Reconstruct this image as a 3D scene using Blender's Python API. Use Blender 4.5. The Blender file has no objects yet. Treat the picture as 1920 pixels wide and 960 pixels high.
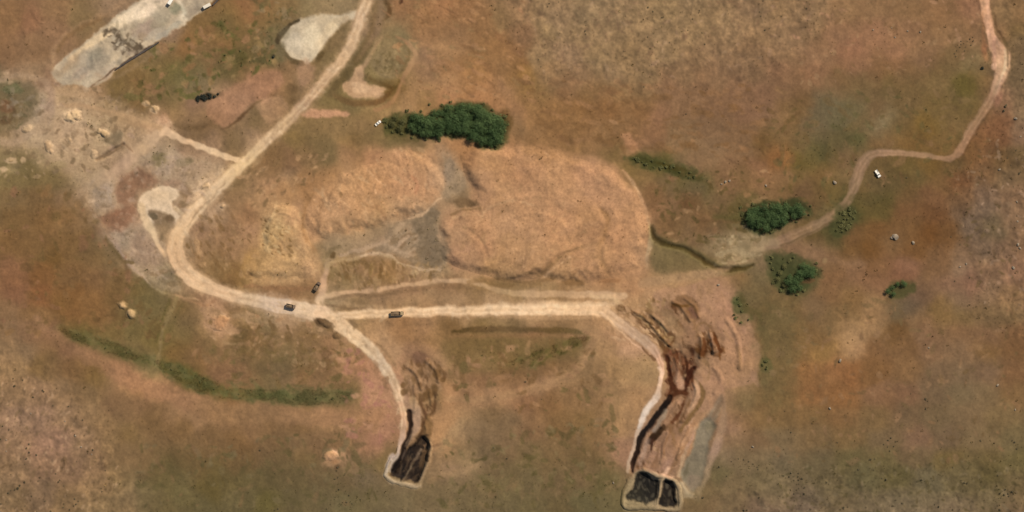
import numpy as np
LIGHT = np.array([1.405, 1.435, 1.53], np.float32)        # display brightness of a white level sheet under this sun and exposure
EXPOSURE = 0.45
# soil and dry-grass colours noted across the site: x y (photo grid, 0.4 m per unit) and a display colour
SOIL = """
15,20,8f6b48 60,40,93694a 100,20,94704c 150,30,8a6f4a 20,100,8c6847 70,90,916d4b 100,60,95704f 210,10,94785a
40,140,9c7d5d 70,145,a1825f 90,150,8f7055 15,165,726447 40,165,7a6c50 15,200,7e6245 10,225,775f3f 50,210,8b7559 75,215,a08a72
30,245,9d8467 50,240,b39d7f 20,275,a08868 60,265,ae9576 15,300,86734f 50,300,7b6642 25,315,9c875f 100,290,947a58 130,300,93795b
115,180,a58560 100,195,a68864 150,185,ab8c69 160,210,a98d67 130,250,a58566 150,250,ad8d6c 180,240,a08a68 200,260,887455
215,240,8c7657 230,230,94744f 240,250,a27f5c 250,270,a58463 215,285,866c55 200,200,8f724b 180,180,a07e5c 240,180,7f6540
220,160,84693f 260,150,86683f 300,140,7f6740 320,140,6e6239 340,130,6f6338 310,110,7a633c 350,90,93693f 330,100,8c6b44
300,90,8f7553 310,70,94785f 380,60,8a6a40 420,50,7a643d 440,30,82653c 460,20,926743 420,80,8b6840 400,100,806340 430,110,6f6038
450,130,6b5a33 440,115,625630 360,130,7a663f 370,155,7d6c4d 350,150,746845 340,165,7e6e48 320,180,7f6a43 300,190,7c6340
260,200,84653f 250,220,7f5d3e 300,220,a6805f 330,200,8a6e48 340,215,9b7850 360,195,8f6d55 400,190,9f7e5e 430,180,a07d5c
470,150,aa7b57 440,210,a07c5b 380,225,967452 350,240,85684a 375,240,7c603f 400,235,80603d 420,240,8a6a48 440,260,7f6542
400,260,97785a 460,260,9d7f60 470,220,7f6644 300,290,8a7458 330,300,a28870 360,290,a08263 400,300,a58a6c
490,10,8b6842 500,40,85663f 540,10,8d7048 570,15,8f7a54 600,8,97805c 640,8,97805c 500,70,77623e 515,60,72613f 500,100,6e5d3d
490,120,665934 520,115,7a6746 510,140,a0754f 550,130,8b6a48 490,150,aa7a55 500,165,a87956 530,165,96704b 560,160,9c7c59
575,125,987a57 545,175,7f6340 600,110,77623f 625,70,8b6f4a 640,55,89714d 600,135,8a6e49 630,140,7a6540 640,150,7d6743
620,165,78623e 625,180,857045 660,190,857048 690,190,88724b 700,15,8b6f4b 720,20,8f7450 745,10,9a6f4a 690,60,93775a 700,45,8f7350
680,100,7f6947 690,90,85704b 670,115,745f3c 720,80,8c7550 750,80,8a7a56 735,100,99835c 760,100,8d7851 710,105,a08a60
720,125,9e875f 700,140,887349 725,145,846d43 735,163,6e5128 745,140,94774a 790,30,98704a 830,10,9c704b 870,15,9b7049 900,40,936c46
940,30,8b6d48 800,60,9c734d 850,70,98714c 840,90,a57c53 900,90,986f46 940,90,946c44 790,100,9b7656 800,130,9c7653 840,130,9b7048
900,130,9a7147 950,130,96704a 780,160,9f7952 840,160,ae8358 880,160,a0744a 920,160,a2764e 950,165,9f7650 760,190,a07a52
800,195,957248 840,180,ab7a52 900,175,a9784f 930,190,a5774e 945,200,9b714c 720,210,9e7c50 690,205,98784c 680,240,8c6e48
640,240,8d7049 600,235,8e7149 570,235,907349 560,260,84693f 600,270,836a44 620,290,7f6842 580,290,8b6c48 660,265,87693f
700,260,7f6740 740,265,7a6840 780,270,7d6744 650,290,a57b54 700,290,b0805a 750,290,b58660 800,300,b8895f 830,305,9f8060
860,270,a87a50 880,285,a4774e 920,290,b3885c 950,280,ab7e56 955,240,8b6c48 965,215,986f4b 510,300,86653f 500,315,8f6a45 540,310,8c6746
970,20,90704d 980,60,8c6948 970,100,8d6642 965,130,91693c 1010,20,957954 1050,30,9a7d58 1100,20,947a55 1150,20,967b56
1200,25,917651 1250,20,937851 1300,30,927752 1350,30,917550 1400,20,917452 1430,30,8d7250 1020,60,927750 1080,60,957953
1150,70,967a54 1220,60,957953 1300,60,957953 1380,60,957752 1430,60,957651 1010,110,957954 1060,100,987a57 1120,110,947851
1180,100,927650 1250,100,947852 1320,100,90724f 1400,100,91714e 1030,140,91714c 1090,150,92714d 1150,140,8f7350 1210,140,92754f
1270,140,8f704d 1340,140,916f4d 1420,140,8d6c4a 980,150,95703f 1010,165,8d6c42 1060,165,8e6945 1100,170,8f6b42 1150,170,8e6c45
1200,175,90704a 1260,165,926d4c 1320,170,8c6847 1390,180,886547 1430,180,886448 990,190,946e45 1040,200,926b42 1090,200,8a633b
1140,210,8c643d 1200,200,86613d 1230,220,8f6748 1280,205,8b6746 1340,200,896546 1400,210,876347 1440,205,87654a 1000,240,946d45
1040,240,8f6840 1080,235,946d44 1100,250,956c44 1140,250,8c6843 1180,240,8c6742 1230,250,8c6545 1280,240,896947 1340,250,8a6848
1400,250,856445 1020,270,987047 1080,270,8f6a42 1120,270,916b44 1150,285,84683e 1185,280,a9795a 1220,270,8d6647 1270,270,8a6a48
1330,280,87694a 1400,280,846546 1430,275,73552f 1270,310,7c6342 1310,300,8a6a4a 1370,305,8b6848 1420,310,8e6647 1210,300,6c5c33
1240,305,5b5128 1190,300,7a6338
1460,20,93744e 1520,20,937551 1580,20,92704c 1640,20,916e4b 1700,20,906d49 1760,20,906b48 1820,20,92694a 1450,60,917350
1510,60,90714e 1580,60,946e4e 1640,60,976e4f 1700,55,926c4b 1760,60,8f6c49 1820,50,8f6a46 1460,100,90704d 1530,100,926d4c
1600,90,986c4e 1680,95,956c4d 1740,80,8e6b49 1460,130,926c4c 1530,140,936a49 1600,125,8f6748 1680,125,8a6544 1740,110,866547
1800,60,8d6a47 1800,100,80623f 1780,115,7c6340 1820,120,7e6845 1760,130,7c5f3b 1700,140,80603e 1640,145,84603f 1580,150,86613e
1810,160,6a5628 1800,180,6b5631 1835,155,7c6036 1850,160,8a663f 1760,165,84653f 1700,170,7e5f3a 1660,155,7a5f38 1620,165,80613e
1560,165,866444 1500,165,8a6748 1460,170,8a6749 1460,200,85643f 1500,190,7c5e3a 1550,200,74644a 1590,200,6f6042 1640,205,7d5a3a
1700,200,82623d 1760,200,7f6138 1810,200,7d6036 1460,230,8a6845 1490,220,7d603b 1530,225,766048 1570,230,6a5b3c 1610,230,775d3b
1655,225,96805c 1640,235,8b7250 1680,240,7c5d38 1740,230,82602f 1790,230,80603a 1770,260,7c5f37 1700,260,7d5d34 1650,260,80603c
1600,255,5f5533 1570,265,6a5836 1540,255,6f5c40 1500,260,785f3c 1450,260,7d613c 1460,290,9b6c40 1450,305,8b5f37 1490,300,6d5b2e
1540,280,63562f 1530,310,6a582f 1580,290,836443 1600,310,7d6342 1640,305,725a36 1700,310,6f5a30 1750,310,75592f 1790,310,6d5533
1890,30,8b6d47 1910,20,8d6b44 1885,60,8a6844 1905,60,85693f 1900,100,7c6341 1915,90,7f6645 1900,140,786243 1915,130,7b6546
1900,180,7e6747 1885,180,946e50 1870,190,8a6646 1905,220,8a7252 1880,230,82593a 1860,240,8a5f3d 1840,260,825a37 1880,260,7d5636
1910,250,83664a 1820,285,7a5733 1850,290,7e5937 1880,300,735632 1910,290,725b3a
20,335,8a7448 60,335,7b6640 100,335,7d6741 130,350,8c7553 160,345,977f60 190,345,a48e6e 150,380,937756 120,370,88694a
30,370,7d6240 70,370,7f613d 30,410,82623b 80,410,815f39 130,400,84623c 150,410,8a6945 30,460,815f39 80,460,7d5d38 130,460,80603a
170,440,7b5d38 100,480,785930 30,510,8a6142 80,510,835b35 130,510,82603b 180,480,7d603c 200,465,7a623f 215,490,7a6240 180,530,85623f
230,520,82633c 30,550,8d6244 80,555,90603a 130,555,865e36 180,560,89633b 220,545,806039 255,540,6e5a33 20,590,8c6a48 70,590,8f6a42
130,590,875f38 180,590,8a643c 120,570,7d5c33 265,590,7a6540 280,570,72613a 300,560,756340 20,625,8c6c4b 60,620,8a6647 100,630,8e6748
130,625,6f5c33 160,635,665b30 210,630,7a6238 250,620,75623a 290,610,7b653a 310,590,816a42 300,635,86703f 340,580,7c6038
350,600,7d6440 340,630,80683f 370,590,886a45 390,590,a8845c 400,610,b48a66 420,625,ab845c 440,600,a07a52 430,580,8b6a48
460,600,8e7149 470,620,87683f 455,630,6b5634 385,630,8c6e45
190,360,9d8a70 185,385,9a8570 210,370,9f8768 235,335,8c6243 270,330,8a6142 230,360,8c6446 220,410,84553a 205,420,845a3d
240,400,92694e 180,410,9c8060 200,440,967a5f 220,450,98846e 240,450,9c8a75 260,440,947a62 250,470,9f876d 270,480,977e66
240,490,9a7e5f 260,500,a0896a 290,490,937a5f 300,470,9e8468 280,510,8f7c5c 310,520,83734f 330,540,8b734f 300,330,a08a6c
330,340,a3896b 340,360,8b7152 345,380,8d6f50 360,390,9b8060 385,350,c4a681 370,365,bb9d7a 300,420,9c8260 310,440,b19470
350,450,9b7f5e 370,430,947152 390,470,94724f 420,430,96714e 440,470,9a7552 410,500,8f7048 430,515,805f38 460,510,8d6c40
470,490,ac8450 400,400,ab8b68 440,370,9a7650 470,350,a07c56 460,400,a27750 470,440,b08560 440,340,7d6340
460,330,8b6c46 350,545,9a7b5a 400,555,a07b5b 385,560,96704f
490,330,927049 540,330,937555 570,335,a0784f 620,325,a67c52 500,350,ab805a 530,365,ad8257 580,345,a0744a 600,360,b0845a
650,340,bc9064 690,340,ba8c5f 720,345,b98a60 760,345,bc8b63 790,350,bd8a5f 820,340,b8906b 840,335,9f8a70 850,355,9c8566
860,365,8b7252 900,360,ae8560 940,370,b3895f 490,380,b3895d 520,400,b38d62 510,430,bb9665 500,450,c09860
540,440,b98f5e 530,470,b48c60 560,400,b28863 580,400,ad825a 600,400,b98b5f 640,390,bd9167 680,390,bb8e62 720,400,b88f60
750,400,b48d66 590,440,b68a62 620,430,b58c62 660,430,b38b60 700,420,a98860 740,410,a3896a 770,415,a58d6e 800,420,8b795a
790,430,84735a 760,440,9a8267 780,450,8d7a5f 800,460,857560 820,450,8c765a 810,490,907f66 780,480,9a8468 750,470,a78c6d
720,460,a1876a 690,460,a88c6c 650,460,9b8260 620,460,8d7859 610,480,8f7956 640,480,ab8c5f 620,500,977b50 660,495,977350
700,500,966f4a 740,500,94704a 720,510,9a7548 700,480,8a6c48 770,500,977552 800,510,a5835c 830,500,a3855f 500,490,be9866
550,490,c09a68 590,490,b68d64 490,515,bb9160 540,515,bb9364 580,510,b58c66 500,540,8f6b49 540,545,916a46 580,550,916e49
570,535,977048 850,410,ab8460 900,420,b1855d 940,420,b08861 850,450,a98560 860,480,a88062 880,500,ab855f 900,460,b0825b
950,470,ad8459 930,500,a68053 920,520,8f7048 950,530,9a7a52 880,520,a47f58 640,560,9d8260 700,555,977757 760,545,977455
850,540,8f6b48 900,545,91704a 650,530,8d734c 620,530,9a7c58 680,570,937550 620,565,a48b66 700,575,a8845d 760,570,a5835c
850,560,a7855f 940,555,ab8860 930,570,b8946c 490,590,a08563 520,590,b09472 550,590,b9976f 500,610,8f7850 540,605,a38162
500,630,866743 540,630,90704d 580,630,846540 650,610,a98760 700,610,a37d57 690,600,9c7b54 750,605,a1774f 800,610,a07852
660,600,9a7a50 700,630,b58e65 760,625,9c744d 820,630,977249 850,620,7c5d38 900,622,7a5f38 950,620,7d6440 920,610,8a6d42
880,600,a8835c 940,600,ae8a60
980,330,ac7f58 1040,330,b3885f 1100,330,b58762 1150,330,b58760 990,360,b58961 1050,360,b5885e 1120,360,b58760 1170,370,b28660
1200,400,b08660 990,400,b0855c 1050,400,b5865d 1110,400,b38558 1170,410,b4875f 980,440,b18860 1050,440,b4875e 1120,430,a97c54
1160,450,b3845c 1200,450,b1865f 980,480,b1885d 1040,480,ac8259 1090,470,b0835a 1130,470,b18559 1170,490,b0835a 1210,480,b48d66
990,510,a98057 1050,510,a8845b 1100,510,b0835b 1150,510,a97d55 1190,510,ac8058 970,540,92744c 1020,535,9a7a52 1075,530,8f6b44
1140,525,a0734c 1180,540,a87c56 1000,550,aa8a66 1080,545,a98660 1140,545,aa845c 1200,320,8a6a42 1190,305,7a6338 1235,370,8a6440
1240,390,8f6847 1260,380,8c6b46 1290,340,6a5a32 1330,350,70603a 1300,350,756445 1260,350,786040 1360,340,876444 1420,340,8a6644
1390,330,7c5f3d 1290,375,735030 1350,370,7d6140 1400,380,6b5a35 1250,420,7c5c3a 1280,420,83633f 1320,420,7e5c3a 1350,415,6d5535
1380,405,64552f 1300,440,866847 1340,440,85694a 1380,440,84704e 1400,450,8c7a56 1420,440,77694a 1350,470,917855 1390,480,8f7755
1420,490,907655 1400,465,80704f 1360,490,86704c 1250,480,786742 1280,490,7a6744 1240,500,7a6744 1235,485,77623f 1300,500,82693f
1330,490,7b643f 1260,520,a1815a 1300,515,a6845f 1330,510,a0805a 1220,520,a88058 1350,520,93714d 1380,520,86663f 1420,515,776442
1230,540,b08760 1280,540,b1875f 1320,540,a98259 1350,535,b28765 1310,560,b08663 1360,560,a98064 1370,580,ab7f65 1395,575,6d5a36
1390,560,6f5f3d 1420,550,75603d 1430,590,715b36 1400,600,a97e5f 1360,610,a88060 1420,620,7c5f3a 1390,630,ab8261 1350,630,ac8460
1180,570,b08a62 1210,570,aa835b 1240,570,a98560 1270,610,a8865b 1290,630,ac8460 1150,560,c0a078 1150,600,b38a60 1120,600,a67f58
1050,600,a67f58 1000,598,b08b62 980,615,7d6240 1050,620,7f6442 1100,625,a27e58 1000,630,8a5f40 1060,635,83623f 1150,630,b1865f
1180,650,b58c68
1460,330,8d6946 1490,340,7d623c 1540,330,806039 1580,340,7d6440 1560,360,6f5c33 1530,365,6d5433 1500,360,705439 1550,390,735f3c
1640,345,715b39 1680,335,6d5834 1720,330,6b5632 1760,340,775936 1800,340,7b5434 1850,330,7d5c3a 1890,330,7c6343 1620,370,705733
1650,370,5c4f2a 1700,365,725633 1750,370,7d5839 1800,370,7b5a3a 1850,360,7c634a 1900,370,846648 1590,400,4d4c28 1570,420,4e4a28
1610,390,5c5029 1650,390,67552d 1700,390,7a5534 1750,400,77502f 1800,390,765b40 1850,390,75614a 1900,400,876a4c 1570,440,5a4e2c
1530,440,6a5431 1600,440,775432 1650,430,7a5530 1700,430,785633 1740,440,704a26 1780,440,704e2c 1820,430,73604a 1870,430,715f42
1910,440,87694a 1490,470,8a694a 1530,470,8d6c4e 1560,480,886645 1600,470,785630 1630,470,79532b 1680,455,7d5d3b 1720,465,7a5530
1760,480,7b5939 1800,480,846648 1840,470,77624a 1880,470,81654a 1910,480,8a6a4b 1600,495,896648 1650,500,87613f 1700,500,886249
1750,500,805f40 1800,500,8b7155 1850,500,836548 1900,510,8d6a4d 1560,520,86613f 1610,520,8a6546 1650,530,8b6446 1690,510,8b6044
1600,560,8a6840 1550,550,86623f 1640,560,96734c 1590,590,84653f 1530,580,7d6142 1560,600,7f633f 1640,575,a07a52 1580,610,a27b50
1630,605,a37d55 1600,625,b08a60 1650,590,8a6a47 1680,580,6b5a3f 1710,575,6b5a44 1730,560,765a42 1720,600,846443 1760,590,8a6a3f
1680,620,74532f 1740,625,826043 1800,560,80664a 1850,550,84684a 1900,560,8a6a47 1780,530,85644a 1820,530,866249 1800,590,80653f
1850,590,7c6240 1900,590,856a45 1800,625,866343 1850,630,826042 1900,625,825f3e 1460,560,7c623d 1480,590,7a5f3b 1450,620,7b5f3a
1500,630,7e603a 1540,635,80603a 1470,510,5c5230 1500,530,5a5230
10,650,8f724f 50,660,8c7050 90,650,8b6846 130,655,92694a 170,660,946b4c 30,690,93754f 80,685,86683f 100,680,7c603e 140,690,82603c
170,690,85643a 185,710,7f6236 210,690,9a7250 240,700,a87a56 260,715,b58a60 280,730,b3875c 250,730,a6794e 230,720,9e7650
200,720,8f6e49 310,740,a67a55 350,755,a37856 400,770,9a7450 450,775,99734e 370,785,9a7653 330,770,94714d 420,790,97724d
470,790,92704b 300,760,7f6140 260,750,836344 215,755,836343 240,770,836443 290,790,7d603e 340,800,7f603c 400,820,7c5e3c
450,820,805f3a 470,800,876444 30,740,90724f 70,730,937351 120,730,8f714e 160,740,8b6d49 30,790,96785a 80,780,97785a 130,780,937553
170,780,90724e 200,800,8a6c48 240,820,846740 30,830,937555 80,840,957458 120,830,957458 150,820,9a7b58 170,850,8f7150
200,840,8a6d48 240,850,886a46 30,880,8f7250 80,880,8f7052 130,880,8b6d4f 180,880,907250 220,890,8a6f49 235,930,9f8058 30,930,846a48
80,930,82694c 130,940,876b47 180,930,947650 230,950,92744e 280,870,7b5f3e 300,900,74603a 320,880,6b5936 340,890,6c5c3b
330,920,786842 350,870,705736 280,930,7d6845 300,950,74603d 380,870,785b38 400,880,6f5a34 440,860,785a38 470,850,7d5c38
400,920,68562f 450,900,695835 440,940,6c5d3d 470,930,66583a 380,950,6b5c3b 220,650,7f6440 250,670,72603c 270,690,7b6d45
330,660,7f6036 380,650,83623f 360,680,86633f 420,670,8a6544 460,690,8a6544 420,700,876344 350,700,6c5c30 300,645,7d683b
470,650,88643f 470,720,8a6b45 440,745,8c6640
500,650,8e6b44 540,650,8f7048 580,650,8a6b48 620,650,9a724e 640,650,9a774f 650,675,a97f57 490,680,7a6040 530,690,7a6142
570,680,86633f 615,690,7f6040 645,700,9b7550 680,690,b07e59 700,700,b28260 690,730,b58463 710,750,b58764 650,730,846840
500,720,7c6643 640,745,7d6540 500,770,94714e 540,775,97724e 580,780,a0794e 620,785,a27a52 660,770,94734a 700,780,a97c58
720,800,a67a5c 650,800,9b7550 710,830,a3745a 690,840,9a7050 500,800,8a6844 560,805,86643f 520,830,7c5f3f 560,830,7f6444
600,830,836444 640,820,8b6945 490,850,7d6040 530,870,755d3d 580,860,80643f 660,870,85694a 690,870,7d6746 720,860,806940
500,900,6e5b39 550,900,6f5b3b 590,890,735c3e 640,900,735d3f 690,900,77654a 500,940,68592f 550,940,6c5b3c 600,930,705e3f
650,940,756645 700,930,776546 750,930,78664a 800,930,7c6648 740,660,a98560 770,665,9a7455 800,660,9a7452 760,690,b0855f
770,700,ab7e60 800,700,977254 830,680,b08860 780,730,a0785a 810,740,8f7148 770,750,9f7f62 850,660,8d6c42 880,670,7d6039
900,680,a07c52 920,650,7a5f36 950,650,83663d 850,710,92704a 900,710,8b6544 950,700,88633f 840,740,ae8058 880,750,a87e58
920,745,a37b56 950,745,a67d57 840,790,ad8259 830,820,ab8158 870,780,9c7a54 920,780,886b48 860,810,9e805c 880,800,8c7252
910,820,83694a 950,800,836848 850,850,9a7852 870,860,866d4a 900,850,7d6748 850,885,97795a 880,870,a0825c 930,870,7a6242
950,840,846848 850,910,7f694a 900,910,7e6848 950,900,786242 860,940,786446 900,950,7a6647 950,940,776545
980,660,735e37 1010,650,75603a 1050,655,71593a 1080,650,6f5a33 980,690,82603c 1020,690,86633f 1060,680,8b6a45 1100,660,9c7a55
1130,650,a88259 980,720,99724f 1020,720,9f7856 1060,715,a27d56 1110,700,92714c 1150,690,a17c52 1180,700,a98459 1210,700,a5835a
1150,730,997650 1190,740,a78058 980,750,8d6646 1030,750,85623f 1080,745,8c6a46 1120,740,906e49 990,800,866545 1050,790,84643f
1100,800,866740 1140,800,94714a 1170,790,a37d55 990,850,7a6442 1050,850,7d6240 1100,860,785f3c 1140,860,8d6d48 1160,850,9c765a
990,910,756244 1050,900,7b6142 1100,890,7b5f42 1130,900,6d5e3a 990,950,716040 1050,950,745f3e 1100,940,6d6040 1150,950,6e5f3f
1320,680,b08a5f 1350,680,ad855f 1380,670,a9805c 1400,660,a07d5a 1420,690,7b5f3a 1340,720,a97f5e 1370,710,a37c58 1390,720,97754f
1330,740,a47f5b 1400,750,7e6743 1360,740,967553 1430,740,7d613c 1420,780,84653f 1390,790,946f48 1380,830,937352 1370,800,94735a
1420,830,836444 1360,860,8a7458 1390,850,7a6648 1410,880,7e6a4d 1350,880,6e603f 1330,930,7c6344 1380,920,7f684a 1420,900,7c694b
1430,950,77624a 1310,930,7a6342 1370,950,776345 1420,860,86704f 1260,800,a07a5c 1250,830,9b7356 1230,820,9c7d68 1230,850,a3806a
1290,800,a97e5a 1280,830,a97e58 1310,790,a37c58 1270,770,a07856 1290,750,a27c5c 1230,860,9c7962
1460,660,80613b 1500,650,86643b 1550,660,947040 1590,650,a27c53 1610,650,a67f58 1640,660,845f3c 1700,650,84603c 1740,650,826143
1800,660,846648 1850,660,7d5d38 1900,650,7f5c3a 1460,700,82623c 1520,700,8e643c 1570,690,98683f 1600,700,91623a 1640,690,865f38
1700,690,876440 1760,700,7b6145 1800,700,7c6448 1850,690,81654a 1900,700,84603f 1460,750,80623c 1520,740,91653d 1580,740,8e623a
1650,740,896445 1700,740,836044 1750,740,776045 1800,740,7c6748 1850,740,7f6747 1900,740,82633f 1460,780,80633e 1520,780,86663f
1580,780,87643f 1640,780,7f633f 1700,780,765e42 1760,780,796345 1820,780,7f6647 1880,780,806845 1460,820,7d6748 1530,820,7d6342
1590,820,80643f 1650,830,7b6344 1720,820,816248 1780,830,786045 1840,830,7e6747 1900,830,766443 1460,860,766449 1540,860,6e5d42
1600,860,6c5c3a 1660,860,72613c 1720,860,7b6344 1780,860,766038 1850,860,6d5a36 1910,860,74643d 1550,900,6b5a3d 1620,900,6b6040
1680,900,6d5f38 1740,900,6e6349 1800,900,6f5f3f 1860,890,665632 1910,910,7a6442 1450,920,836f4f 1500,940,74624a 1560,930,776648
1620,940,7a694c 1680,930,7c6c50 1740,940,7a6a4e 1800,950,7c6a4e 1860,940,7a6848 1900,950,806848
"""
import bpy, bmesh, math, random
import numpy as np
from mathutils import Vector, Matrix

rng = np.random.default_rng(7)
random.seed(7)
M = 0.4                     # metres per photo-grid unit
S = bpy.context.scene
COL = S.collection

def wx(px): return (px - 960.0) * M
def wy(py): return (480.0 - py) * M
def hexrgb(h): return np.array([int(h[i:i+2], 16) for i in (0, 2, 4)], np.float32) / 255.0
def s2l(c): return np.where(c <= 0.04045, c / 12.92, ((np.maximum(c, 0) + 0.055) / 1.055) ** 2.4)

# ------------------------------------------------------------------ survey raster
PAD = 160
W, H = 1920 + 2 * PAD, 960 + 2 * PAD
X, Y = np.meshgrid(np.arange(W, dtype=np.float32) - PAD, np.arange(H, dtype=np.float32) - PAD)

def vnoise(scale, seed):
    """smooth value noise, roughly -1..1, features about `scale` units wide"""
    r = np.random.default_rng(seed)
    nx, ny = int(W / scale) + 4, int(H / scale) + 4
    g = r.uniform(-1, 1, (ny, nx)).astype(np.float32)
    u, v = (X[0] + PAD) / scale, (Y[:, 0] + PAD) / scale
    iu, iv = u.astype(int), v.astype(int)
    fu, fv = u - iu, v - iv
    def wts(f): return [((1-f)**3)/6, (3*f**3-6*f**2+4)/6, (-3*f**3+3*f**2+3*f+1)/6, f**3/6]
    wu, wv = wts(fu), wts(fv)
    rows = sum(g[:, iu + k] * wu[k][None, :] for k in range(4))
    out = sum(rows[iv + k, :] * wv[k][:, None] for k in range(4))
    return (out * 1.9).astype(np.float32)

def fbm(scale, seed, octaves=4, gain=0.55):
    a, t, out = 1.0, 0.0, 0
    for o in range(octaves):
        out = out + a * vnoise(max(scale / 2 ** o, 1.6), seed + 31 * o)
        t += a; a *= gain
    return out / t * 1.5

WXn = 1.6 * vnoise(11, 101) + 0.9 * vnoise(4.5, 102)
WYn = 1.6 * vnoise(11, 103) + 0.9 * vnoise(4.5, 104)
PX_, PY_ = X + WXn, Y + WYn            # roughened coordinates for painted edges

# base soil colour: smooth blend of the noted colours, its borders broken up by noise
pts = [t.split(',') for t in SOIL.split()]
pxy = np.array([(float(a), float(b)) for a, b, _ in pts], np.float32)
pcol = np.array([hexrgb(c) for _, _, c in pts], np.float32)
q = 4
gx, gy = np.meshgrid(np.arange(-PAD, 1920 + PAD + q, q, dtype=np.float32), np.arange(-PAD, 960 + PAD + q, q, dtype=np.float32))
acc = np.zeros(gx.shape + (3,), np.float32); wsum = np.zeros(gx.shape, np.float32)
for (a, b), c in zip(pxy, pcol):
    d2 = (gx - a) ** 2 + (gy - b) ** 2
    w = np.exp(-d2 / (2 * 12.5 ** 2)) + 0.03 * np.exp(-d2 / (2 * 34.0 ** 2)) + 2e-4 / (1 + d2 / 9000.0)
    acc += w[..., None] * c; wsum += w
base_q = acc / wsum[..., None]
def sample(img, x, y, off=PAD, step=1.0):
    h, w = img.shape[:2]
    fx = np.clip((x + off) / step, 0, w - 1.001); fy = np.clip((y + off) / step, 0, h - 1.001)
    ix, iy = fx.astype(np.int32), fy.astype(np.int32); ax, ay = fx - ix, fy - iy
    if img.ndim == 3: ax, ay = ax[..., None], ay[..., None]
    return (img[iy, ix] * (1-ax) + img[iy, ix+1] * ax) * (1-ay) + (img[iy+1, ix] * (1-ax) + img[iy+1, ix+1] * ax) * ay
bx = X + 8 * fbm(26, 11, 4); by = Y + 7 * fbm(26, 12, 4)
C = sample(base_q, bx, by, PAD, q).astype(np.float32)
HT = np.zeros((H, W), np.float32)       # ground relief, metres
MASK = {}

def smooth(t):
    t = np.clip(t, 0, 1); return t * t * (3 - 2 * t)

def catmull(P, n=6, closed=False):
    P = np.array(P, np.float32); out = []
    m = len(P); segs = m if closed else m - 1
    for i in range(segs):
        if closed: p0, p1, p2, p3 = P[(i-1) % m], P[i], P[(i+1) % m], P[(i+2) % m]
        else: p0, p1, p2, p3 = P[max(i-1, 0)], P[i], P[i+1], P[min(i+2, m-1)]
        for k in range(n):
            t = k / n
            out.append(0.5 * (2*p1 + (p2-p0)*t + (2*p0-5*p1+4*p2-p3)*t*t + (3*p1-p0-3*p2+p3)*t**3))
    if not closed: out.append(P[-1])
    return np.array(out, np.float32)

def window(x0, x1, y0, y1):
    return (slice(int(max(0, y0 + PAD)), int(min(H, y1 + PAD + 1))), slice(int(max(0, x0 + PAD)), int(min(W, x1 + PAD + 1))))

def stroke_field(P, w, col=None, reach=12, rough=1.0):
    """distance outside a variable-width line, and its colour, within a window"""
    P = [tuple(p) for p in P]; m = len(P)
    w = [w] * m if np.isscalar(w) else list(w)
    if col is None: cc = np.zeros((m, 3), np.float32)
    elif isinstance(col, str): cc = np.array([hexrgb(col)] * m)
    else: cc = np.array([hexrgb(c) for c in col])
    pack = np.concatenate([np.array(P, np.float32), np.array(w, np.float32)[:, None], cc], 1)
    R = catmull(pack, 6)
    mw = max(w) / 2 + reach
    win = window(R[:, 0].min() - mw, R[:, 0].max() + mw, R[:, 1].min() - mw, R[:, 1].max() + mw)
    xs = X[win] + WXn[win] * rough; ys = Y[win] + WYn[win] * rough
    sd = np.full(xs.shape, 1e3, np.float32); cf = np.zeros(xs.shape + (3,), np.float32)
    oy, ox = win[0].start - PAD, win[1].start - PAD
    for a, b in zip(R[:-1], R[1:]):
        lw = max(a[2], b[2]) / 2 + reach + 4
        lx0, lx1 = int(max(0, min(a[0], b[0]) - lw - ox)), int(max(a[0], b[0]) + lw - ox + 1)
        ly0, ly1 = int(max(0, min(a[1], b[1]) - lw - oy)), int(max(a[1], b[1]) + lw - oy + 1)
        if lx1 <= 0 or ly1 <= 0: continue
        s = (slice(ly0, ly1), slice(lx0, lx1))
        ex, ey = b[0]-a[0], b[1]-a[1]; L = ex*ex + ey*ey + 1e-6
        t = np.clip(((xs[s]-a[0])*ex + (ys[s]-a[1])*ey) / L, 0, 1)
        d = np.hypot(xs[s]-a[0]-t*ex, ys[s]-a[1]-t*ey) - (a[2] + t*(b[2]-a[2])) / 2
        better = d < sd[s]
        sd[s] = np.where(better, d, sd[s])
        if col is not None:
            c = a[3:] + t[..., None] * (b[3:] - a[3:])
            cf[s] = np.where(better[..., None], c, cf[s])
    return win, sd, cf

def poly_field(P, reach=12, rough=1.0, smoothed=True):
    R = catmull(P, 5, True) if smoothed else np.array(P, np.float32)
    win = window(R[:, 0].min() - reach, R[:, 0].max() + reach, R[:, 1].min() - reach, R[:, 1].max() + reach)
    xs = X[win] + WXn[win] * rough; ys = Y[win] + WYn[win] * rough
    d2 = np.full(xs.shape, 1e9, np.float32); inside = np.zeros(xs.shape, bool)
    for a, b in zip(R, np.roll(R, -1, 0)):
        ex, ey = b - a; L = ex*ex + ey*ey + 1e-9
        t = np.clip(((xs-a[0])*ex + (ys-a[1])*ey) / L, 0, 1)
        d2 = np.minimum(d2, (xs-a[0]-t*ex)**2 + (ys-a[1]-t*ey)**2)
        c = (a[1] > ys) != (b[1] > ys)
        inside ^= c & (xs < ex * (ys - a[1]) / (ey if abs(ey) > 1e-9 else 1e-9) + a[0])
    d = np.sqrt(d2)
    return win, np.where(inside, -d, d)

def note(name, win, m):
    if name not in MASK: MASK[name] = np.zeros((H, W), bool)
    MASK[name][win] |= m

def mix(win, alpha, col):
    C[win] = C[win] * (1 - alpha[..., None]) + col * alpha[..., None]

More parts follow.
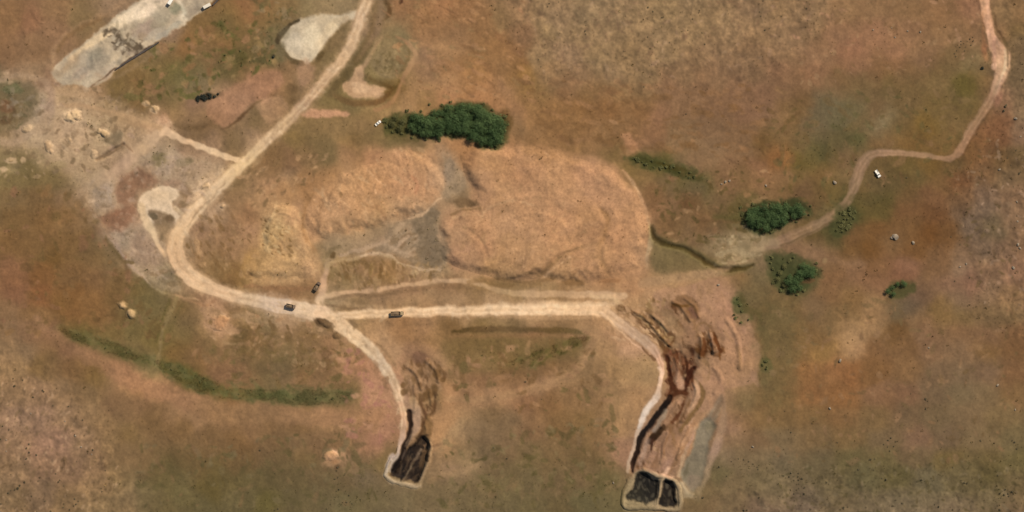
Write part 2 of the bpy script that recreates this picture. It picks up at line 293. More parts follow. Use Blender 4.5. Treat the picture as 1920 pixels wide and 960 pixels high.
BREAK = fbm(9, 55, 4, .65)
_G = np.random.default_rng(99).uniform(-1, 1, (128, 128)).astype(np.float32)
def aniso(scale, ang, stretch, off=0.0, octaves=2):
    """noise drawn out along a direction (degrees in the survey grid)"""
    a = math.radians(ang); out = 0; amp = 1.0; t = 0
    for o in range(octaves):
        u = (X * math.cos(a) + Y * math.sin(a)) / (scale * stretch) + off + 7 * o; v = (-X * math.sin(a) + Y * math.cos(a) + 4 * WXn) / scale + off + 3 * o
        iu, iv = np.floor(u).astype(np.int32), np.floor(v).astype(np.int32); fu, fv = u - iu, v - iv
        fu = fu * fu * (3 - 2 * fu); fv = fv * fv * (3 - 2 * fv); iu %= 127; iv %= 127
        out = out + amp * ((_G[iv, iu] * (1-fu) + _G[iv, iu+1] * fu) * (1-fv) + (_G[iv+1, iu] * (1-fu) + _G[iv+1, iu+1] * fu) * fv)
        t += amp; amp *= .6; scale *= .5
    return (out / t * 1.5).astype(np.float32)
def stroke(P, w, col, soft=2.5, op=1.0, mask=None, pad=2.0, ragged=1.1, rough=1.0):
    win, sd, cf = stroke_field(P, w, col, soft * 2 + 4, rough)
    sdr = sd + ragged * BREAK[win]
    mix(win, op * smooth(0.5 - sdr / (2 * soft)), cf)
    if mask: note(mask, win, sd < pad)
def poly(P, col, soft=3.0, op=1.0, mask=None, pad=2.0, ragged=2.6, rough=1.0, smoothed=True):
    win, sd = poly_field(P, soft * 2 + 4, rough, smoothed)
    sdr = sd + ragged * BREAK[win]
    mix(win, op * smooth(0.5 - sdr / (2 * soft)), hexrgb(col))
    if mask: note(mask, win, sd < pad)
def blob(x, y, rx, ry, rot, col, op=0.8, ragged=0.25):
    r = max(rx, ry) * 1.8
    win = window(x - r, x + r, y - r, y + r)
    a = math.radians(rot); dx, dy = PX_[win] - x, PY_[win] - y
    u = (dx * math.cos(a) + dy * math.sin(a)) / rx; v = (-dx * math.sin(a) + dy * math.cos(a)) / ry
    d = np.sqrt(u*u + v*v) + ragged * BREAK[win]
    mix(win, op * smooth((1.35 - d) / 0.7), hexrgb(col))
def hstroke(P, w, h, slope=4.0):
    win, sd, _ = stroke_field(P, w, None, slope * 2 + 2, 0.7)
    HT[win] += h * smooth(0.5 - sd / (2 * slope))
def hpoly(P, h, slope=4.0, smoothed=True):
    win, sd = poly_field(P, slope * 2 + 2, 0.6, smoothed)
    HT[win] += h * smooth(0.5 - sd / (2 * slope))

def in_poly(p, P):
    c = False; j = len(P) - 1
    for i in range(len(P)):
        if (P[i][1] > p[1]) != (P[j][1] > p[1]) and p[0] < (P[j][0]-P[i][0]) * (p[1]-P[i][1]) / (P[j][1]-P[i][1]) + P[i][0]: c = not c
        j = i
    return c
def mottle(P, cols, n, r0, r1, op=.5, rot=None, el=2.0, seed=1, on=False):
    """irregular flecks of other soil strewn inside an outline"""
    r_ = random.Random(seed); xs = [p[0] for p in P]; ys = [p[1] for p in P]; k = 0; t = 0
    while k < n and t < n * 30:
        t += 1; p = (r_.uniform(min(xs), max(xs)), r_.uniform(min(ys), max(ys)))
        if not in_poly(p, P): continue
        if not on and any(MASK[k_][int(min(max(p[1] + PAD, 0), H - 1)), int(min(max(p[0] + PAD, 0), W - 1))] for k_ in ('road', 'track', 'gravel_yard', 'clearing', 'clay_basin', 'pit_cell') if k_ in MASK): continue
        k += 1; a = r0 * (r1 / r0) ** r_.random()
        blob(p[0], p[1], a * r_.uniform(1, el), a * r_.uniform(.5, .9), r_.uniform(0, 180) if rot is None else rot + r_.gauss(0, 18), r_.choice(cols), op * r_.uniform(.5, 1), .55)

def offset(P, d):
    R = catmull(P, 4); T = np.gradient(R, axis=0); T /= np.hypot(T[:, 0], T[:, 1])[:, None] + 1e-6
    d = [d, d] if np.isscalar(d) else d; d = np.interp(np.linspace(0, 1, len(R)), np.linspace(0, 1, len(d)), d)
    return [(float(a[0] - t[1] * k), float(a[1] + t[0] * k)) for a, t, k in zip(R, T, d)]
def ruts(P, Wd, dark, light, op=.35):
    Wd = [Wd] * len(P) if np.isscalar(Wd) else list(Wd)
    for f, col, w, o in ((.52, dark, 3.0, op * .8), (-.52, dark, 3.0, op * .8), (.22, light, 2.4, op), (-.26, light, 2.4, op), (0, dark, 1.8, op * .7)):
        stroke(offset(P, [w_ * f for w_ in Wd]), w, col, 1.6, o, None, 2, 1.8)
# ------------------------------------------------------------------ ground marks, roads, pads and diggings
# grass strips and undergrowth
G1 = [(110,618),(160,638),(200,650),(240,662),(278,678)]
G2 = [(292,680),(320,692),(360,712),(400,730),(450,740),(520,742),(580,746),(630,746),(664,738)]
G3 = [(955,682),(1010,665),(1060,650),(1098,634)]
stroke(G1, [8,18,24,18,6], '625b32', 12, .8, 'grass', 0, 4)
stroke(G2, [6,24,30,28,20,26,28,20,6], ['5f5a2d','5b562a','59532a','5a5529','615a2f','5a5c34','5e5c36','655f3a','6c6240'], 11, .82, 'grass', 0, 4)
stroke(G3, [8,22,22,10], '69592f', 9, .7, 'grass', 0, 5)
stroke([(850,622),(900,619),(960,617),(1040,619),(1090,624)], [6,12,9,11,5], ['54401f','6b5130','6f5636','6b522f','75603c'], 3, .95, None, 2, 2); stroke([(845,632),(920,630),(1000,628),(1080,632)], [4,8,8,4], '966e48', 4, .6); poly([(840,634),(960,632),(1090,634),(1100,650),(1060,672),(980,694),(900,700),(850,690),(830,660)], '7d643c', 10, .5)
mottle([(110,612),(200,636),(285,668),(300,676),(400,712),(520,722),(660,730),(660,756),(500,760),(360,736),(250,676),(120,634)], ['575630','62603a','786c44','7f6e46','5c5a32'], 200, 2.5, 8, .45, 20, 2.2, 67)
mottle([(960,676),(1095,626),(1095,648),(1000,690)], ['5d5428','75653c','50481f'], 60, 2, 6, .5, -20, 2.2, 68)
stroke([(285,672),(292,684)], 9, '7c7048', 4, .8)
# broad pale bands on the slope, lower left
stroke([(70,600),(120,640),(180,675),(250,715),(320,745),(400,770),(500,778),(600,782),(700,775)], [14,20,26,34,28,34,30,34,34], ['9a7352','98704f','98704e','a97a56','a17653','98734e','98734e','9f7652','a57a56'], 8, .7, None, 2, 6)
stroke([(840,750),(900,750),(980,735),(1040,716),(1085,690),(1105,655),(1118,620)], [14,12,16,16,12,12,14], 'a68059', 5, .75)
# old spoil mounds in the middle
MND_R = [(880,285),(930,274),(1000,272),(1060,283),(1120,295),(1160,315),(1190,345),(1208,380),(1218,420),(1222,455),(1214,480),(1211,515),(1150,522),(1050,528),(960,527),(880,513),(835,492),(818,450),(832,410),(862,392),(885,360),(868,320)]
MND_M = [(572,410),(590,370),(640,330),(700,300),(760,278),(810,284),(830,310),(836,340),(830,365),(800,395),(770,412),(740,410),(700,430),(650,440),(610,456),(582,450)]
MND_L = [(488,400),(520,378),(558,385),(578,430),(594,470),(600,510),(580,528),(520,532),(468,527),(458,505),(480,470),(494,440)]
poly(MND_R, 'b88862', 6, .28, None, 2, 3)
poly(MND_M, 'bd9066', 6, .30, None, 2, 3)
poly(MND_L, 'bb9365', 4, .35, None, 2, 3)
mottle(MND_M, ['c79a70','c69468','a87c54','a67e58','bd9a72'], 150, 2, 6, 0.49, 55, 2.8, 11)
mottle([(880,360),(960,340),(1060,380),(1100,440),(1060,500),(960,520),(880,490),(840,430)], ['9d7652','a57c54','bf946a','a8835a'], 190, 1.8, 5, 0.46, -40, 3.0, 12)
mottle([(960,500),(1040,480),(1120,450),(1130,500),(1060,524),(960,526)], ['94704a','9c754e','bb9168'], 70, 1.8, 5, 0.54, -38, 3.4, 13)
mottle(MND_R, ['bd9068','a87f58','b98b66'], 90, 4, 12, 0.33, None, 2.0, 14)
mottle(MND_L, ['c9a475','a57e54','c29c6e'], 70, 2, 6, 0.44, None, 2, 15)
stroke([(1168,318),(1192,350),(1208,385),(1217,420),(1221,450),(1214,478),(1212,505)], [4,6,6,6,9,7,4], ['b98c64','c09a72','b98d66','bb9870','b79e78','b49670','ab8862'], 2.5, .8)  # sunlit east rim of the mound, put into the colour as a paler line
stroke([(578,365),(570,400),(572,440),(590,470)], [8,9,8,6], 'a4794e', 5, .6)
poly([(826,285),(850,300),(870,330),(872,352),(845,372),(828,372),(838,340),(828,312)], '9c876a', 6, .75, None, 2, 5)
blob(870,381,26,9,3,'7b6042',.85)
blob(885,381,12,6,0,'6c5238',.5)
poly([(728,425),(770,412),(805,390),(822,385),(812,410),(822,440),(838,470),(835,498),(800,508),(770,492),(740,478),(700,470),(720,448)], '947f63', 6, .75, None, 2, 6)
mottle([(735,430),(800,395),(820,390),(815,440),(838,480),(830,505),(780,494),(720,460)], ['7f6647','846c4e','a98f6e','b39878','75593c'], 80, 2, 7, .65, -35, 2.2, 75); poly([(772,416),(806,392),(823,396),(814,426),(826,458),(838,490),(806,500),(782,474),(788,444)], '7f6d54', 4, .75); blob(842,318,10,24,10,'938068',.6); mottle([(775,415),(820,395),(836,488),(800,498)], ['6b5a42','937e60','75634a'], 30, 2, 5, .5, -20, 2, 82)
poly([(612,440),(650,440),(700,425),(740,420),(710,450),(690,470),(640,478),(615,500),(605,480)], '9c8464', 6, .6, None, 2, 6)
blob(625,478,5,7,25,'6a5130',.85); blob(640,366,3.5,7,0,'8a6844',.8)
stroke([(670,480),(700,475),(730,482),(760,498),(790,506),(815,508)], [5,7,6,6,5,4], ['a98e6a','b3987a','b0966f','ac8f6c','a3845f','a3845f'], 3, .8)
stroke([(690,462),(720,458),(745,470),(770,478)], 7, 'b39a7c', 4, .6)
blob(700,500,22,12,0,'93714c',.7); blob(715,510,4,14,4,'7a5a34',.8); blob(695,503,3,12,4,'a4834f',.6)
blob(660,496,12,8,-20,'7d6138',.6); blob(630,520,12,9,0,'7f6742',.6)
blob(778,511,7,5,0,'c0a176',.8); blob(770,518,5,3,0,'7d5f3c',.8)
for (x, y, r) in ((508,464,4),(525,470,5),(541,463,4),(514,424,4),(506,440,3),(533,478,3),(520,396,4),(500,455,3),(512,452,3)):
    blob(x, y, r, r*0.8, 30, '8c6b42', .75)
blob(515,432,20,28,20,'c0a070',.35)
# diagonal rough texture lines over the right mound
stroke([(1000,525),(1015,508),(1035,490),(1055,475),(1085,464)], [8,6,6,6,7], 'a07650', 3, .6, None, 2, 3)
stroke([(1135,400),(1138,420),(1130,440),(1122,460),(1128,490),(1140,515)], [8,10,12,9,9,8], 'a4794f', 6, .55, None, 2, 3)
stroke([(860,540),(905,538),(960,536),(1010,534)], [10,12,10,8], '8f6d44', 5, .7, None, 2, 4)
blob(1077,530,18,6,-3,'8a6640',.75); blob(1145,526,16,5,-5,'986c46',.7)
blob(950,532,30,7,0,'8a6a42',.5); blob(905,528,16,9,10,'8a6a42',.6)

# gravel yard, top left
YARD = [(98,128),(150,86),(205,40),(262,0),(300,-40),(470,-60),(405,0),(350,42),(300,78),(255,108),(212,136),(180,160),(130,158),(104,150)]
poly(YARD, 'bba98b', 3, .95, 'gravel_yard', 1, 3)
stroke([(130,112),(165,85),(205,58),(245,30),(285,10),(330,-30)], [8,11,14,22,34,40], ['d0b48c','dcc298','e2caa2','e8d2ae','e6cfae','dcc6a8'], 3.5, .95)
stroke([(110,135),(140,112)], 14, 'ac9270', 7, .7)
blob(180,115,26,18,-35,'9f927b',.8); blob(178,100,16,10,-35,'938a73',.6); blob(150,138,18,12,-30,'b29c82',.7); blob(195,135,22,8,-33,'b3a085',.7)
blob(205,140,18,5,-35,'bfa587',.6); blob(225,112,3,12,5,'b5a78c',.5)
stroke([(194,66),(200,58),(212,58),(220,66),(224,78),(218,90),(216,84)], [6,9,12,15,14,11,5], '574938', 3, .85, None, 2, 4)
stroke([(229,82),(240,78),(252,84),(264,90)], [7,15,16,8], '5a4c3a', 3, .85, None, 2, 4)
stroke([(230,100),(236,92),(246,96),(254,98),(260,94)], [6,10,9,10,6], '5f5140', 3, .8, None, 2, 4)
stroke([(246,66),(244,76)], [3,7], '7a6c55', 3, .6)
mottle([(190,55),(222,50),(262,70),(276,92),(240,106),(212,90)], ['554838','6b5d48','c8b99c','b3a488'], 60, 1.8, 5, .7, seed=3, on=True)
mottle(YARD[:4] + YARD[6:], ['c2b49a','978a72','bba98c','8f8470','cbb898'], 90, 3, 9, .35, -33, 2.6, 4, True)
for (x, y) in ((220,48),(236,48),(250,52)): blob(x, y, 4, 9, 0, '9a8b70', .5)
blob(245,100,8,4,-30,'a3927b',.6); blob(228,62,4,10,10,'93876c',.4)
blob(275,55,26,14,-33,'a08a75',.7); blob(268,68,10,8,0,'988468',.6); blob(300,42,20,10,-33,'958a70',.6); blob(290,62,24,6,-33,'b3a58c',.7)
blob(305,25,20,14,-30,'a99b80',.7); blob(330,16,12,8,-20,'8f8a6e',.8); blob(327,26,8,4,0,'8c876c',.6)
stroke([(328,-8),(338,4),(344,17),(347,26),(342,36),(335,44)], [6,7,8,12,15,8], ['c9b596','c8b79a','cbbf9f','cdc0a2','d2c0a0','c9b390'], 4, .9)
blob(322,52,18,6,-33,'aba28b',.7); blob(305,66,14,6,-33,'a69d8a',.6)
blob(370,10,24,10,-30,'9c8d74',.6); blob(362,22,16,6,-33,'93826a',.5)
stroke([(172,162),(190,148),(210,134),(235,118),(262,100),(285,87),(302,77)], [2,2,3,5,6,5,2], ['8a6a4c','7a5f45','5c4634','4a382b','44342a','54402f','8a7355'], 1.6, .9)  # shade line along the yard edge, painted dark on the ground
stroke([(413,-6),(404,4),(397,12)], [7,6,3], '6a4d33', 2.5, .9)  # shade by the short wall, painted dark on the ground too
stroke([(180,140),(215,146),(260,118),(300,92)], [3,5,5,4], 'ab8c6a', 5, .4)
# old wheel marks beside the yard
stroke([(96,104),(104,88),(120,66),(150,48),(190,30),(235,4)], [7,8,8,8,9,9], 'a78460', 5, .55, None, 2, 3)
stroke([(108,96),(112,85),(128,66),(160,48),(200,30)], [6,8,7,5,4], '84633f', 4, .6, None, 2, 2)
stroke([(96,128),(100,112),(98,100)], 8, 'ab8a66', 4, .6)
blob(85,152,14,24,0,'8b6c54',.4)
# worked ground on the left
stroke([(0,268),(30,266),(60,258),(75,240),(84,222),(95,195)], [10,12,16,16,18,22], ['a38d6e','a38b6c','ab9473','a18c76','9c8676','a58a70'], 6, .6)
blob(12,160,26,14,0,'746a4c',.6); blob(22,170,14,10,0,'6d664a',.5); blob(12,210,22,22,0,'7c6544',.5); blob(12,228,10,8,0,'6c5238',.5); blob(16,196,10,8,0,'86583a',.4)
blob(8,250,14,8,0,'7d6646',.5)
stroke([(20,150),(55,146),(80,140)], 8, 'a98a66', 5, .5)
blob(70,200,16,22,20,'8f8068',.4)
blob(85,218,12,30,15,'9d866e',.4)
blob(50,316,18,26,0,'75623c',.6); blob(66,300,16,20,0,'77643e',.5); blob(108,310,20,8,0,'75633c',.6); blob(60,335,50,12,0,'7d6741',.5)
blob(10,318,20,7,0,'a08a62',.6); blob(5,308,12,4,0,'7a6844',.5); blob(130,248,44,34,-20,'a88a6a',.5)
blob(212,258,18,12,-25,'837258',.6); blob(222,250,8,7,0,'75664a',.6); blob(205,270,8,6,0,'857a62',.5)
stroke([(181,300),(190,295),(203,288),(218,279),(232,270)], [3,6,8,7,2], ['78593c','4d3724','3b2a1c','5f4832','86684a'], 2, .9)
blob(175,242,3,3,0,'7f6044',.8); blob(120,183,12,6,-20,'86683f',.6); blob(200,196,22,5,14,'86673f',.5); blob(258,222,8,7,0,'7a583a',.5)
stroke([(205,198),(240,188),(270,206)], 5, '86683f', 4, .4)
# grey waste ground
poly([(70,170),(130,165),(190,185),(250,205),(320,235),(330,290),(260,320),(190,360),(150,350),(120,320),(70,310),(40,270),(60,210)], 'bda480', 14, .5)
stroke([(100,190),(140,198),(190,212),(240,226),(300,240)], [22,26,20,18,16], 'a98c69', 9, .5)
stroke([(300,250),(262,284),(226,316),(190,342),(150,362)], [30,34,34,30,20], 'b09576', 10, .5)
mottle([(90,180),(230,190),(260,260),(200,300),(110,300),(80,250)], ['c4a67f','cdb28a','b99b76','8a7052','93785a'], 130, 2, 6.5, 0.36, None, 1.8, 65)
GREY = [(165,352),(190,325),(240,300),(300,280),(360,292),(420,312),(400,350),(360,385),(330,420),(318,470),(326,510),(340,545),(300,543),(262,520),(236,490),(215,462),(190,430),(170,400)]
poly(GREY, 'b39c7c', 8, .5, None, 2, 6)
blob(188,360,11,26,8,'98846c',.55); blob(207,360,4,22,0,'a5927a',.5); blob(175,350,6,16,0,'9a8873',.5)
poly([(222,338),(240,322),(268,318),(296,338),(285,350),(262,356),(252,372),(240,385),(222,380),(218,360)], '8a6349', 6, .66, None, 2, 5)
poly([(186,406),(210,396),(240,390),(256,388),(250,410),(236,428),(214,436),(196,424)], '8a6046', 6, .62, None, 2, 5)
blob(225,400,22,4,-12,'93664a',.35)
blob(272,470,26,34,-30,'9a8069',.5); blob(222,448,20,14,40,'9a866e',.5); blob(235,455,8,8,0,'8a7a62',.4)
stroke([(170,392),(196,425),(218,460),(235,490),(256,506),(275,528),(300,545),(335,556),(375,562)], [6,6,8,7,5,4,4,3,3], ['97795a','a1805f','a18a74','a38c76','b3977a','bda488','a08c66','a8895f','c09a74'], 2.5, .7)
stroke([(200,448),(222,480),(240,505),(262,524),(285,540)], [5,8,6,8,5], ['6f5733','68542f','78593a','6c5a34','6a5a34'], 4, .6)
blob(312,522,16,12,20,'867558',.6); blob(322,532,9,5,0,'7a6344',.5); blob(322,512,9,10,0,'7e6c50',.5); blob(300,512,16,5,-10,'86694a',.5)
blob(300,300,14,14,0,'84734f',.7); blob(296,292,10,8,0,'7d6d4a',.6); blob(310,318,10,10,0,'a58f76',.5); blob(340,306,16,8,-10,'928062',.6); blob(355,300,8,4,0,'857453',.6)
blob(320,345,22,10,0,'8f7058',.5); blob(350,362,9,13,0,'84684a',.75); blob(344,382,14,6,-20,'866949',.6); blob(355,372,4,9,10,'b7997a',.7)
stroke([(245,300),(225,318),(200,336),(186,350)], [26,24,20,10], ['b79a78','b29476','a88f72','a08868'], 9, .7)
blob(392,346,34,16,-38,'c4a681',.75); blob(360,322,40,12,-20,'ae9476',.6); blob(385,350,18,13,-35,'d0b189',.6); blob(370,366,16,8,-25,'c2a27c',.5)
# pale turning loop
poly([(257,390),(262,372),(278,357),(300,349),(322,350),(333,358),(334,372),(326,380),(332,398),(350,410),(346,420),(326,416),(306,402),(286,401),(290,420),(272,412),(262,402)], 'd6bd9a', 3, .95, 'clearing', 1, 2)
blob(305,366,20,8,0,'c6ae8c',.5)
stroke([(264,388),(272,410),(284,430),(294,450),(302,468),(308,480)], [16,14,12,9,9,6], ['cdb189','d1b48b','cfb48c','cbb08a','cfae86','c0a07a'], 3, .95, 'track')
poly([(279,399),(292,396),(312,400),(328,407),(325,424),(316,448),(308,452),(298,430),(286,414)], '947b5c', 3, .92); stroke([(330,390),(342,402),(347,416)], [9,8,8], 'd2b68e', 2.5, .85); blob(288,406,9,6,20,'6e5f46',.8); blob(317,411,8,7,20,'73593c',.7); blob(306,430,12,20,-20,'957a58',.6)
# pale loading patch, top
poly([(527,82),(530,66),(548,45),(575,32),(610,26),(640,27),(668,22),(670,34),(648,40),(628,58),(612,78),(600,98),(588,116),(562,118),(540,104)], 'c2b192', 4, .95, 'clearing', 1, 2)
blob(586,68,18,22,10,'decca8',.85); blob(550,80,18,22,20,'bdb096',.5); stroke([(590,100),(606,74),(626,48),(650,34)], [16,18,18,12], ['cdbb98','cfb994','cdb790','c6ab84'], 5, .7)
blob(520,96,16,22,-20,'76694b',.7); blob(505,112,20,12,0,'665a38',.6); blob(512,62,12,16,30,'7d6c4a',.5)
stroke([(520,80),(523,70),(532,59),(545,46),(560,38)], [6,9,8,8,4], '50422c', 2.2, .95)
stroke([(532,98),(545,112),(566,119)], [7,8,9], ['6e5f42','66563a','634c2e'], 2.5, .85)
blob(510,106,6,4,0,'3f3826',.75); blob(552,118,10,4,0,'665033',.7); blob(535,60,10,14,30,'80755a',.4)
stroke([(586,122),(600,105),(610,88),(618,72)], [10,12,10,6], ['86683f','745c3a','7d6541','8a6f4b'], 4, .6)
blob(600,104,6,12,30,'5f4a2a',.75); stroke([(612,92),(625,70),(648,50)], [5,7,4], '7f6642', 3, .6)
blob(572,140,15,26,10,'a37f60',.7); blob(548,168,10,10,0,'6f5536',.6); blob(550,190,9,7,0,'755a38',.5)
# pinkish flats
blob(386,183,19,7,-8,'2c2517',.85); blob(408,178,12,5,-8,'5a4b32',.7)
poly([(388,202),(398,182),(440,160),(482,133),(522,134),(530,152),(505,178),(462,206),(428,238),(398,226)], 'a67a5a', 5, .7, None, 2, 4)
stroke([(412,240),(428,238),(445,226),(465,206),(492,188)], [2,4,6,6,3], ['7a5c3f','6e5236','66492e','6a4c30','86653f'], 2.2, .85)
stroke([(325,235),(360,240),(392,236)], [5,9,6], ['7e6444','6e5435','6b5136'], 4, .6)
poly([(568,207),(598,204),(640,207),(658,213),(640,219),(600,220),(566,219)], 'c0906d', 3, .9, None, 2, 2)
poly([(480,196),(505,182),(530,186),(540,205),(520,230),(500,236),(490,215)], 'b08a66', 6, .6, None, 2, 4)
blob(505,212,14,10,0,'9d7a58',.4); blob(500,188,10,3,-30,'b98d68',.6)
# crescent hollow and loop track by the road
stroke([(703,28),(700,50),(692,76),(676,102),(664,118)], [8,12,16,18,12], ['8a6c4a','866945','7d6340','705a37','6c5634'], 4, .8)
stroke([(716,66),(706,84),(695,102),(686,118),(676,128)], [5,8,9,8,8], ['a58660','a3845e','a88a62','aa8a66','b08e68'], 3, .85)
poly([(712,92),(740,78),(764,86),(770,104),(758,126),(746,146),(726,150),(704,136),(700,112)], '8c7652', 5, .8); mottle([(705,100),(760,85),(760,120),(730,146),(704,130)], ['a18a62','756140','94805a','6e5b38'], 60, 1.8, 5, .6, None, 2, 77)
stroke([(664,128),(650,136),(638,152),(626,170),(618,182)], [10,15,16,14,8], ['6f5a38','6c5835','6a5634','6f5a38','78623e'], 4, .85)
stroke([(622,172),(636,184),(656,192),(686,194),(712,188),(730,174),(740,162)], [6,10,12,12,11,10,7], ['75603e','7a5f3b','7d5f3b','7a5a36','765431','6b4c26','6a5228'], 3, .85)
poly([(664,126),(676,122),(684,134),(684,148),(694,156),(716,160),(728,168),(718,178),(696,184),(668,183),(646,174),(642,160),(654,150),(664,138)], 'bb9772', 4, .9, 'clearing', 1, 3)
blob(678,164,20,9,10,'cbaa84',.65); blob(706,170,14,7,10,'c49f7a',.5); blob(652,164,10,9,0,'ad8964',.5)
stroke([(686,140),(696,149),(712,155),(730,164),(738,168)], [7,8,7,7,5], ['7d6540','745c36','755c36','664a24','6b5028'], 2.5, .85)
stroke([(750,150),(746,162),(738,176)], [6,7,5], '6b5228', 3, .7)
stroke([(745,70),(764,80),(776,94),(778,106),(766,128),(756,148),(748,168),(734,192),(706,206)], [5,8,9,9,8,7,7,9,9], ['a07a55','a8835e','ad8862','ad8862','aa835c','a67d56','a3784f','a57a50','a27a52'], 3, .85, 'track', 0)
stroke([(766,92),(768,104),(758,126),(748,146)], [3,5,4,3], '7d6540', 2.5, .7)
stroke([(722,4),(731,14),(728,24),(717,38),(708,50)], [6,9,8,5,3], ['6d5232','66492a','6d4f2e','7a5f3c','80643f'], 2.5, .85); blob(752,3,4,4,0,'573723',.85)
stroke([(712,-6),(714,20),(706,56),(684,92),(668,112)], [12,14,12,8,5], ['997c5c','94785a','96795c','917352','8a6c4a'], 5, .6)
# tracks
stroke([(150,196),(185,206),(220,220),(262,234),(300,243)], [9,8,8,9,12], ['a58563','a88a66','a98b66','a88763','b89370'], 4, .75, 'track')
blob(306,234,16,14,0,'bf9c79',.8); blob(300,244,24,12,0,'bb9a76',.7); blob(308,222,9,10,0,'b58c6a',.5)
stroke([(310,246),(330,256),(352,266),(380,277),(410,288),(446,301)], [16,12,11,11,12,11], ['d0ae88','d8b890','d4b28a','d8ba92','d6b890','d2b48c'], 2.5, .95, 'track')
stroke([(306,246),(285,262),(265,280),(245,298),(225,312),(195,334),(172,352)], [18,20,20,20,18,16,12], ['ceae88','c4a682','c0a27c','c4a584','bb9d7e','ae9474','a28a6a'], 5, .85, 'track')
stroke([(612,498),(609,515),(606,540),(600,562)], [8,10,12,18], ['b09672','be9a78','c4a07c','cdae88'], 3.5, .9, 'track')
stroke([(610,470),(608,490)], 5, '9a8058', 3, .5)
stroke([(600,560),(625,551),(660,548),(700,544),(750,536),(800,529),(850,526),(890,530),(920,540),(950,548),(1000,552),(1080,551),(1170,556)], [10,9,8,8,8,9,9,8,8,10,12,14,12], ['d0b088','c8a67e','c4a07a','c29e78','c09c76','bf9c76','ba9872','b4926a','b4926a','b8986e','bc9a72','bc9a74','c4a27c'], 2.5, .92, 'track')
stroke([(618,560),(660,556),(700,553),(750,548),(800,540),(860,537),(890,540)], [4,6,6,6,7,9,5], ['8c7050','8c6e50','876848','876848','8e6b4a','8a6846','90704c'], 3, .65)
stroke([(612,570),(640,577),(670,580),(700,582)], [4,5,5,3], '86694a', 3, .7); stroke([(602,566),(604,572),(612,578)], 4, '947a55', 2.5, .6)
stroke([(640,569),(680,575),(740,578)], [5,8,6], 'b3936c', 4, .5)
stroke([(1780,298),(1745,293),(1700,289),(1655,287),(1628,293),(1614,316),(1604,345),(1590,375),(1565,400),(1535,420),(1500,438),(1460,455),(1425,462),(1390,462)], [12,10,11,12,18,22,20,19,18,20,20,22,18,10], ['9b785a','9f7e5e','a28060','a28062','977a5c','94765a','967a5c','967a5c','947656','92785a','8e7050','94765a','978060','948060'], 2.5, .95, 'track')
stroke([(1585,392),(1555,416),(1510,440),(1465,462)], [2,4,4,3], '5e4a2c', 2.5, .6)
stroke([(1604,350),(1588,382),(1560,402)], [4,4,3], '735a3c', 2, .4)
stroke([(1640,300),(1680,297),(1730,300)], [4,5,4], '6f5834', 4, .5)
poly([(1325,440),(1370,432),(1410,440),(1440,452),(1425,470),(1420,492),(1395,500),(1360,498),(1335,482),(1318,462)], '917a58', 7, .6); mottle([(1330,440),(1430,450),(1420,495),(1350,495)], ['a08a66','a8916c','7c6846'], 50, 2, 6, .6, -10, 2.2, 66, True); blob(1380,470,34,12,-8,'927c5a',.5); blob(1400,462,14,7,0,'93825f',.5); blob(1385,490,24,6,0,'8d7354',.5)
stroke([(1475,462),(1510,468),(1545,482),(1580,492),(1620,497)], [14,14,12,9,8], '8c6a4b', 6, .6)
blob(1545,488,4,6,20,'a0855c',.5)
# far right road
stroke([(1843,-14),(1848,14),(1853,40),(1858,66),(1868,86),(1878,105),(1880,128),(1872,155),(1860,182),(1842,212),(1825,238),(1808,264),(1792,290),(1772,298)], [18,18,17,15,26,32,28,20,16,17,18,18,14,9], ['cb9d72','cb9c72','c9986e','cd9e76','c0956f','c09872','bf9b73','b79270','a87f5e','a27a59','9c7656','a07a59','9a7656','947354'], 2.2, .98, 'road')
stroke([(1848,-10),(1853,30),(1854,64)], [7,6,6], ['d4a680','d0a078','d8aa84'], 2, .8); stroke([(1885,95),(1886,122),(1876,150),(1862,180)], [6,7,6,5], ['bfa77e','c2b088','c2a882','ab8a66'], 2.5, .7)
stroke([(1865,70),(1864,130)], 5, 'c7977a', 4, .5); blob(1864,125,6,6,0,'d6ae8c',.6)
stroke([(1866,24),(1868,50),(1878,66),(1886,78),(1890,100),(1890,125)], [3,4,5,6,3,2], ['6f5435','664a2e','5e4429','66502f','6f5a38','756042'], 2, .75)
stroke([(1845,20),(1844,60),(1846,90),(1850,110)], [3,6,10,8], 'a87248', 4, .6); blob(1848,92,6,10,0,'85583a',.5)
stroke([(1858,205),(1840,232),(1822,262),(1806,288)], [3,5,5,3], '6b4a2e', 2.5, .7)
blob(1872,186,6,14,25,'a06f55',.5)
# main road
MAIN = [(694,-14),(684,12),(675,36),(667,60),(660,82),(642,112),(616,142),(590,173),(562,204),(530,235),(500,264),(470,294),(440,323),(410,352),(380,381),(354,410),(336,436),(329,462),(334,488),(350,512),(382,534),(424,550),(470,562),(520,573),(566,580),(604,590)]
MW = [17,18,18,18,20,22,21,20,20,20,20,20,21,22,23,26,28,30,32,32,28,25,25,28,30,34]
MC = ['c4a47e','c8a983','cdac86','c6a883','c6a781','c3a37d','bf9e78','bf9d78','ba9a78','c0a17a','c6a780','cdb084','d0b388','d2b48c','d5b68d','d3b38a','d2b085','d4b086','d6b289','d9b68d','d6b48b','d2b089','ccb08c','cdb498','d0b694','d8ba96']
stroke(MAIN, [w + 10 for w in MW], MC, 6, .35, None, 2, 5)
stroke(MAIN, MW, MC, 2.6, .97, 'road')
stroke([(560,204),(500,262),(440,321),(395,365)], 4, 'd8bd94', 2, .5); stroke([(540,222),(480,280),(420,338)], 2, 'b4946c', 1.5, .35)
stroke([(422,345),(396,374),(372,395),(352,424)], [2,4,4,3], '8d7150', 2, .6)
stroke([(632,124),(600,160),(560,202)], 4, 'ceb088', 2, .4)
stroke([(640,130),(560,222),(470,312)], 3, '846a44', 3, .3)
